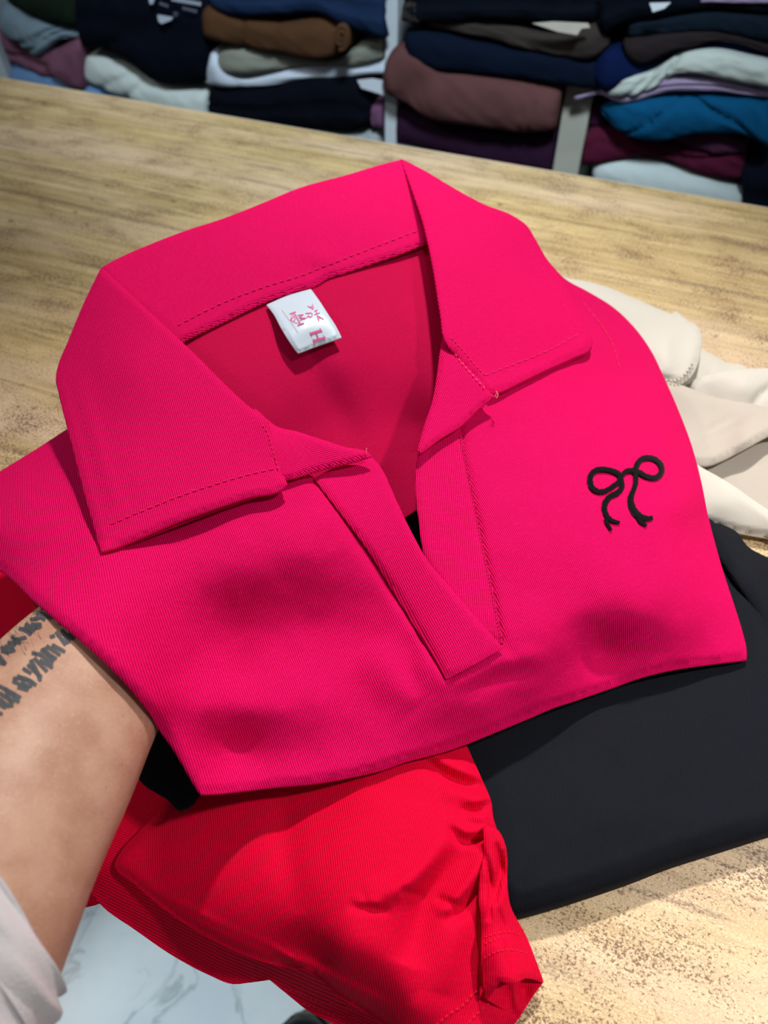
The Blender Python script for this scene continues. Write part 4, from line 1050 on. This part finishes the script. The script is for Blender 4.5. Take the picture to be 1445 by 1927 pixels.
# tattoo lettering, grown a little soft with age
TAT, _nt, _b = new_mat('faded_tattoo_ink')      # ink lies in the skin: its density fades out at the edge of each stroke
_b.inputs['Base Color'].default_value = (0.060, 0.068, 0.080, 1); _b.inputs['Roughness'].default_value = 0.6
_uv = _nt.nodes.new('ShaderNodeUVMap').outputs[0]
_sp = _nt.nodes.new('ShaderNodeSeparateXYZ'); _nt.links.new(_uv, _sp.inputs[0])
_nn = noise_tex(_nt, _nt.nodes.new('ShaderNodeNewGeometry').outputs['Position'], 650, 3)
_al = mathn(_nt, 'MULTIPLY', sm(_nt, mathn(_nt, 'ADD', _sp.outputs[0], mathn(_nt, 'MULTIPLY', mathn(_nt, 'SUBTRACT', _nn, 0.5), 0.6)), 0.15, 0.9), 0.86)
_nt.links.new(_al, _b.inputs['Alpha'])
tat = [
 [(540, 905), (580, 890)], [(600, 850), (700, 985)], [(660, 830), (735, 965)], [(690, 870), (775, 925)], [(745, 850), (782, 915)],
 [(345, 1075), (420, 1090), (560, 1190)], [(440, 1040), (600, 1135)], [(500, 1000), (640, 1095)], [(560, 990), (690, 1060)], [(470, 1020), (570, 1160)],
 [(250, 1240), (330, 1290)], [(330, 1150), (400, 1280), (430, 1370)], [(370, 1130), (500, 1270)], [(300, 1200), (440, 1330)], [(430, 1150), (560, 1230)],
 [(145, 1345), (260, 1350), (350, 1395)], [(140, 1375), (250, 1420), (340, 1425)], [(195, 1440), (300, 1470)], [(190, 1320), (320, 1370), (385, 1415)], [(230, 1380), (310, 1450)],
 [(0, 1430), (80, 1470), (220, 1550)], [(0, 1500), (150, 1600)], [(0, 1560), (100, 1650)], [(60, 1450), (130, 1650)], [(120, 1500), (200, 1600)], [(-20, 1610), (60, 1660)], [(-20, 1710), (25, 1725)],
 [(390, 660), (440, 650), (520, 690)], [(330, 720), (420, 700)], [(520, 670), (540, 710)], [(430, 690), (480, 720)],
 [(210, 810), (300, 850), (330, 880)], [(280, 760), (330, 800), (380, 830)], [(340, 770), (440, 770)], [(260, 800), (350, 850)], [(380, 800), (440, 790)],
 [(130, 900), (200, 950)], [(90, 960), (170, 980)], [(180, 930), (280, 910)], [(140, 930), (220, 970)],
 [(20, 1010), (100, 1060), (160, 1040)], [(60, 1000), (150, 1020)], [(20, 1050), (90, 1070)],
 [(-10, 1100), (60, 1190)], [(10, 1180), (60, 1190)], [(-10, 1140), (40, 1180)],
 [(290, 440), (330, 420)], [(170, 620), (320, 520)], [(100, 690), (220, 600)], [(20, 800), (60, 760)], [(230, 560), (300, 540)],
 [(630, 755), (700, 760)], [(440, 600), (480, 600)], [(680, 750), (830, 840)]]
tv, tf, tuv = [], [], []
for s_ in tat:
    ln = catmull([(x*0.1764, 1040+y*0.1764) for x, y in s_], 2.0, closed=False)
    if len(ln) < 2: continue
    tg = np.gradient(ln, axis=0); tg /= np.linalg.norm(tg, axis=1)[:, None]+1e-9
    n = len(ln)
    rows = []
    for k in range(-1, n+1):
        kk = min(max(k, 0), n-1)
        c = ln[kk] + (tg[kk]*(-2.5 if k < 0 else 2.5 if k >= n else 0))
        w_ = (3.0 if k in (-1, n) else 4.9) + random.uniform(-0.4, 0.4)
        nr = np.array([-tg[kk][1], tg[kk][0]])
        row = []
        for f in (-1, -0.55, 0.0, 0.55, 1):
            q = c + nr*w_*f
            h = on_skin(q[0], q[1])
            row.append(None if h[0] is None else (h[0] + h[1]*0.00035, 0.0 if (abs(f) == 1 or k in (-1, n)) else 1.0))
        rows.append(row)
    for a, b in zip(rows[:-1], rows[1:]):
        for j in range(4):
            q = (a[j], a[j+1], b[j+1], b[j])
            if any(p is None for p in q): continue
            b0 = len(tv); tv += [p[0] for p in q]; tuv += [(p[1], 0.0) for p in q]; tf.append((b0, b0+1, b0+2, b0+3))
mesh_obj('tattoo', tv, tf, TAT, pe, uvs=tuv)
# arm hair
HAIR = plain('dark_arm_hair', (0.012, 0.009, 0.008), rough=0.4, var=0.1)
hv, hf_ = [], []
rs = random.Random(3)
for _ in range(34):
    x = rs.uniform(0, 78); y = rs.uniform(1128, 1240)
    h = on_skin(x, y)
    if h[0] is None: continue
    d0 = Vector((rs.uniform(-0.9, 0.1), rs.uniform(0.2, 1.0), 0)); d0 = (d0 - h[1]*d0.dot(h[1])).normalized()
    p = h[0].copy(); nn = h[1]; L = rs.uniform(0.006, 0.013); bend = Vector((rs.uniform(-1, 1), rs.uniform(-1, 1), 0))*0.35
    ring0 = None
    for k in range(7):
        r = 0.00009*(1-k/8)
        a1 = d0.cross(nn).normalized(); a2 = d0.cross(a1).normalized()
        ring = []
        for j in range(4):
            ring.append(len(hv)); hv.append(p + a1*r*math.cos(j*math.pi/2) + a2*r*math.sin(j*math.pi/2))
        if ring0:
            for j in range(4): hf_.append((ring0[j], ring0[(j+1) % 4], ring[(j+1) % 4], ring[j]))
        ring0 = ring
        d0 = (d0 + nn*(0.25-0.09*k) + bend*0.2).normalized()
        p = p + d0*L/6
mesh_obj('arm_hair', hv, hf_, HAIR, pe)

# sleeve pushed up the forearm
SLV = plain('grey_white_cotton', (0.60, 0.56, 0.57), rough=0.9, var=0.10, scale=60, sheen=0.1, bump=0.3)
sl_c = [(-470, 2560, 15.0), (-350, 2260, 12.6), (-250, 2050, 11.8), (-190, 1925, 11.6), (-140, 1830, 11.9), (-106, 1750, 12.1), (-58, 1650, 12.1), (-18, 1570, 11.9), (12, 1510, 11.7)]
sc_ = spline3([PV(*a[:2], a[2]/100) for a in sl_c], 7)
seg = 64
sv_, sf_ = [], []
def sleeve_ring(c, t, k_, r1, r2, sag):
    view = (CAM - c).normalized()
    upv = (Vector((0, 0, 1))*0.5 + view*0.5)
    s = t.cross(upv).normalized(); u = s.cross(t).normalized()
    idx = []
    for k in range(seg):
        a = 2*math.pi*k/seg
        wv = 1 + 0.035*noise.noise(Vector((a*1.6, k_*0.35, 2.0))) + 0.02*math.sin(5*a + k_*0.8)
        p = c + s*math.cos(a)*r1*wv + u*math.sin(a)*r2*wv - t*sag*(0.5+0.5*math.cos(a))
        idx.append(len(sv_)); sv_.append(p)
    return idx
rings = []
N_ = len(sc_)
for i, c in enumerate(sc_):
    t = (sc_[min(i+1, N_-1)]-sc_[max(i-1, 0)]).normalized()
    f = i/(N_-1)
    fold = 0.0022*math.exp(-((f-0.86)/0.05)**2) + 0.0030*math.exp(-((f-0.68)/0.05)**2) + 0.0015*math.exp(-((f-0.4)/0.08)**2)
    rings.append(sleeve_ring(c, t, i, 0.0520+fold, 0.0482+fold, 0.066*f))
tl = (sc_[-1]-sc_[-2]).normalized()
rings.append(sleeve_ring(sc_[-1]+tl*0.001, tl, N_, 0.0520, 0.0480, 0.066))
rings.append(sleeve_ring(sc_[-3], tl, N_-3, 0.0512, 0.0472, 0.064))
rings.append(sleeve_ring(sc_[-12], tl, N_-9, 0.0506, 0.0466, 0.060))
for a, b in zip(rings[:-1], rings[1:]):
    for k in range(seg):
        sf_.append((a[k], a[(k+1) % seg], b[(k+1) % seg], b[k]))
tag(mesh_obj('sleeve', sv_, sf_, SLV, pe), 'grey white cotton sleeve')

# ------------------------------------------------------------------ black shoe on the floor
def floor_pt(px, py):
    d = rays(px, py); return Vector(d*(-(TOP+CAMH)/d[2])) + Vector((0, 0, TOP+CAMH))
s0 = floor_pt(575, 1935)
shoe = empty('shoe', Vector((s0.x, s0.y-0.12, 0)), 'black shoe toe on the white tile floor under the red top', 'shoe')
SHOE = plain('black_shoe_leather', (0.008, 0.010, 0.011), rough=0.45, var=0.2, scale=40, spec=0.4)
SOLE = plain('black_rubber_sole', (0.015, 0.016, 0.017), rough=0.8, var=0.1, scale=40)
def shoe_part(name, z0, prof, mat, grow=0.0):
    secs = []
    for (y, w, h) in prof:
        secs.append((Vector((s0.x, s0.y+y, z0+h/2)), Vector((w+grow, 0, 0)), Vector((0, 0, h/2))))
    v, f = loft(secs, 24)
    return mesh_obj(name, v, f, mat, shoe)
shoe_part('sole', 0.0, [(-0.270, 0.012, 0.018), (-0.262, 0.028, 0.020), (-0.20, 0.034, 0.022), (-0.10, 0.036, 0.022), (-0.03, 0.042, 0.022), (0.0, 0.034, 0.022), (0.014, 0.018, 0.018)], SOLE, 0.003)
shoe_part('upper', 0.014, [(-0.264, 0.010, 0.05), (-0.255, 0.026, 0.075), (-0.20, 0.033, 0.088), (-0.13, 0.035, 0.078), (-0.07, 0.038, 0.060), (-0.02, 0.036, 0.044), (0.0, 0.028, 0.034), (0.011, 0.014, 0.022)], SHOE)

# ------------------------------------------------------------------ light, world, camera
w = bpy.data.worlds.new('room_light'); S.world = w; w.use_nodes = True
w.node_tree.nodes['Background'].inputs[0].default_value = (0.80, 0.90, 1.0, 1)
w.node_tree.nodes['Background'].inputs[1].default_value = 0.15

def lamp(name, loc, target, power, size, col=(1, 0.97, 0.93)):
    l = bpy.data.lights.new(name, 'AREA'); l.shape = 'DISK'; l.size = size; l.energy = power; l.color = col
    o = bpy.data.objects.new(name, l); C.objects.link(o); o.location = loc
    d = Vector(target)-Vector(loc)
    o.rotation_euler = d.to_track_quat('-Z', 'Y').to_euler()
    return o
def spot(name, loc, target, power, angle, radius, blend=0.8, col=(1, 0.97, 0.93)):
    l = bpy.data.lights.new(name, 'SPOT'); l.energy = power; l.spot_size = R(angle); l.spot_blend = blend; l.shadow_soft_size = radius; l.color = col
    o = bpy.data.objects.new(name, l); C.objects.link(o); o.location = loc
    o.rotation_euler = (Vector(target)-Vector(loc)).to_track_quat('-Z', 'Y').to_euler()
    return o
spot('ceiling_spot', (0.26, 1.34, 2.45), (0.19, 0.14, 0.86), 136, 55, 0.06, 1.0)
spot('ceiling_spot', (0.92, 0.06, 2.38), (0.36, 0.06, 0.86), 84, 48, 0.06, 1.0)
spot('shelf_fill_spot', (0.10, -0.20, 2.55), (0.02, 1.62, 0.74), 190, 40, 0.16, 0.8, (0.80, 0.92, 1.0))  # added unseen fill, its cone narrowed to brighten the shelf
lamp('ceiling_lamp', (-1.35, 0.52, 2.1), (0.0, 0.3, 0.9), 4.5, 0.2)
l = bpy.data.lights.new('floor_fill_spot', 'SPOT'); l.energy = 190; l.spot_size = R(19); l.spot_blend = 0.6; l.shadow_soft_size = 0.05; l.color = (0.82, 0.93, 1.0)  # unseen fill added to brighten the floor, cone kept off the shirt
o = bpy.data.objects.new('floor_fill_spot', l); C.objects.link(o); o.location = (-0.9, -0.9, 2.6)
o.rotation_euler = (Vector((-0.10, 0.12, 0.0))-Vector(o.location)).to_track_quat('-Z', 'Y').to_euler()

cam = bpy.data.cameras.new('camera')
co = bpy.data.objects.new('camera', cam); C.objects.link(co)
co.location = CAM
co.rotation_euler = (math.pi/2 - TH, 0, 0)
cam.sensor_fit = 'VERTICAL'; cam.sensor_height = 36.0; cam.sensor_width = 27.0
cam.lens = F/HPX*36.0
cam.clip_start = 0.01
cam.dof.use_dof = True; cam.dof.focus_distance = 0.46; cam.dof.aperture_fstop = 7.0
S.camera = co

S.view_settings.view_transform = 'Standard'
S.view_settings.look = 'None'
S.view_settings.exposure = 0.0
S.view_settings.gamma = 1.0
S.view_settings.use_curve_mapping = False
S.cycles.use_denoising = True
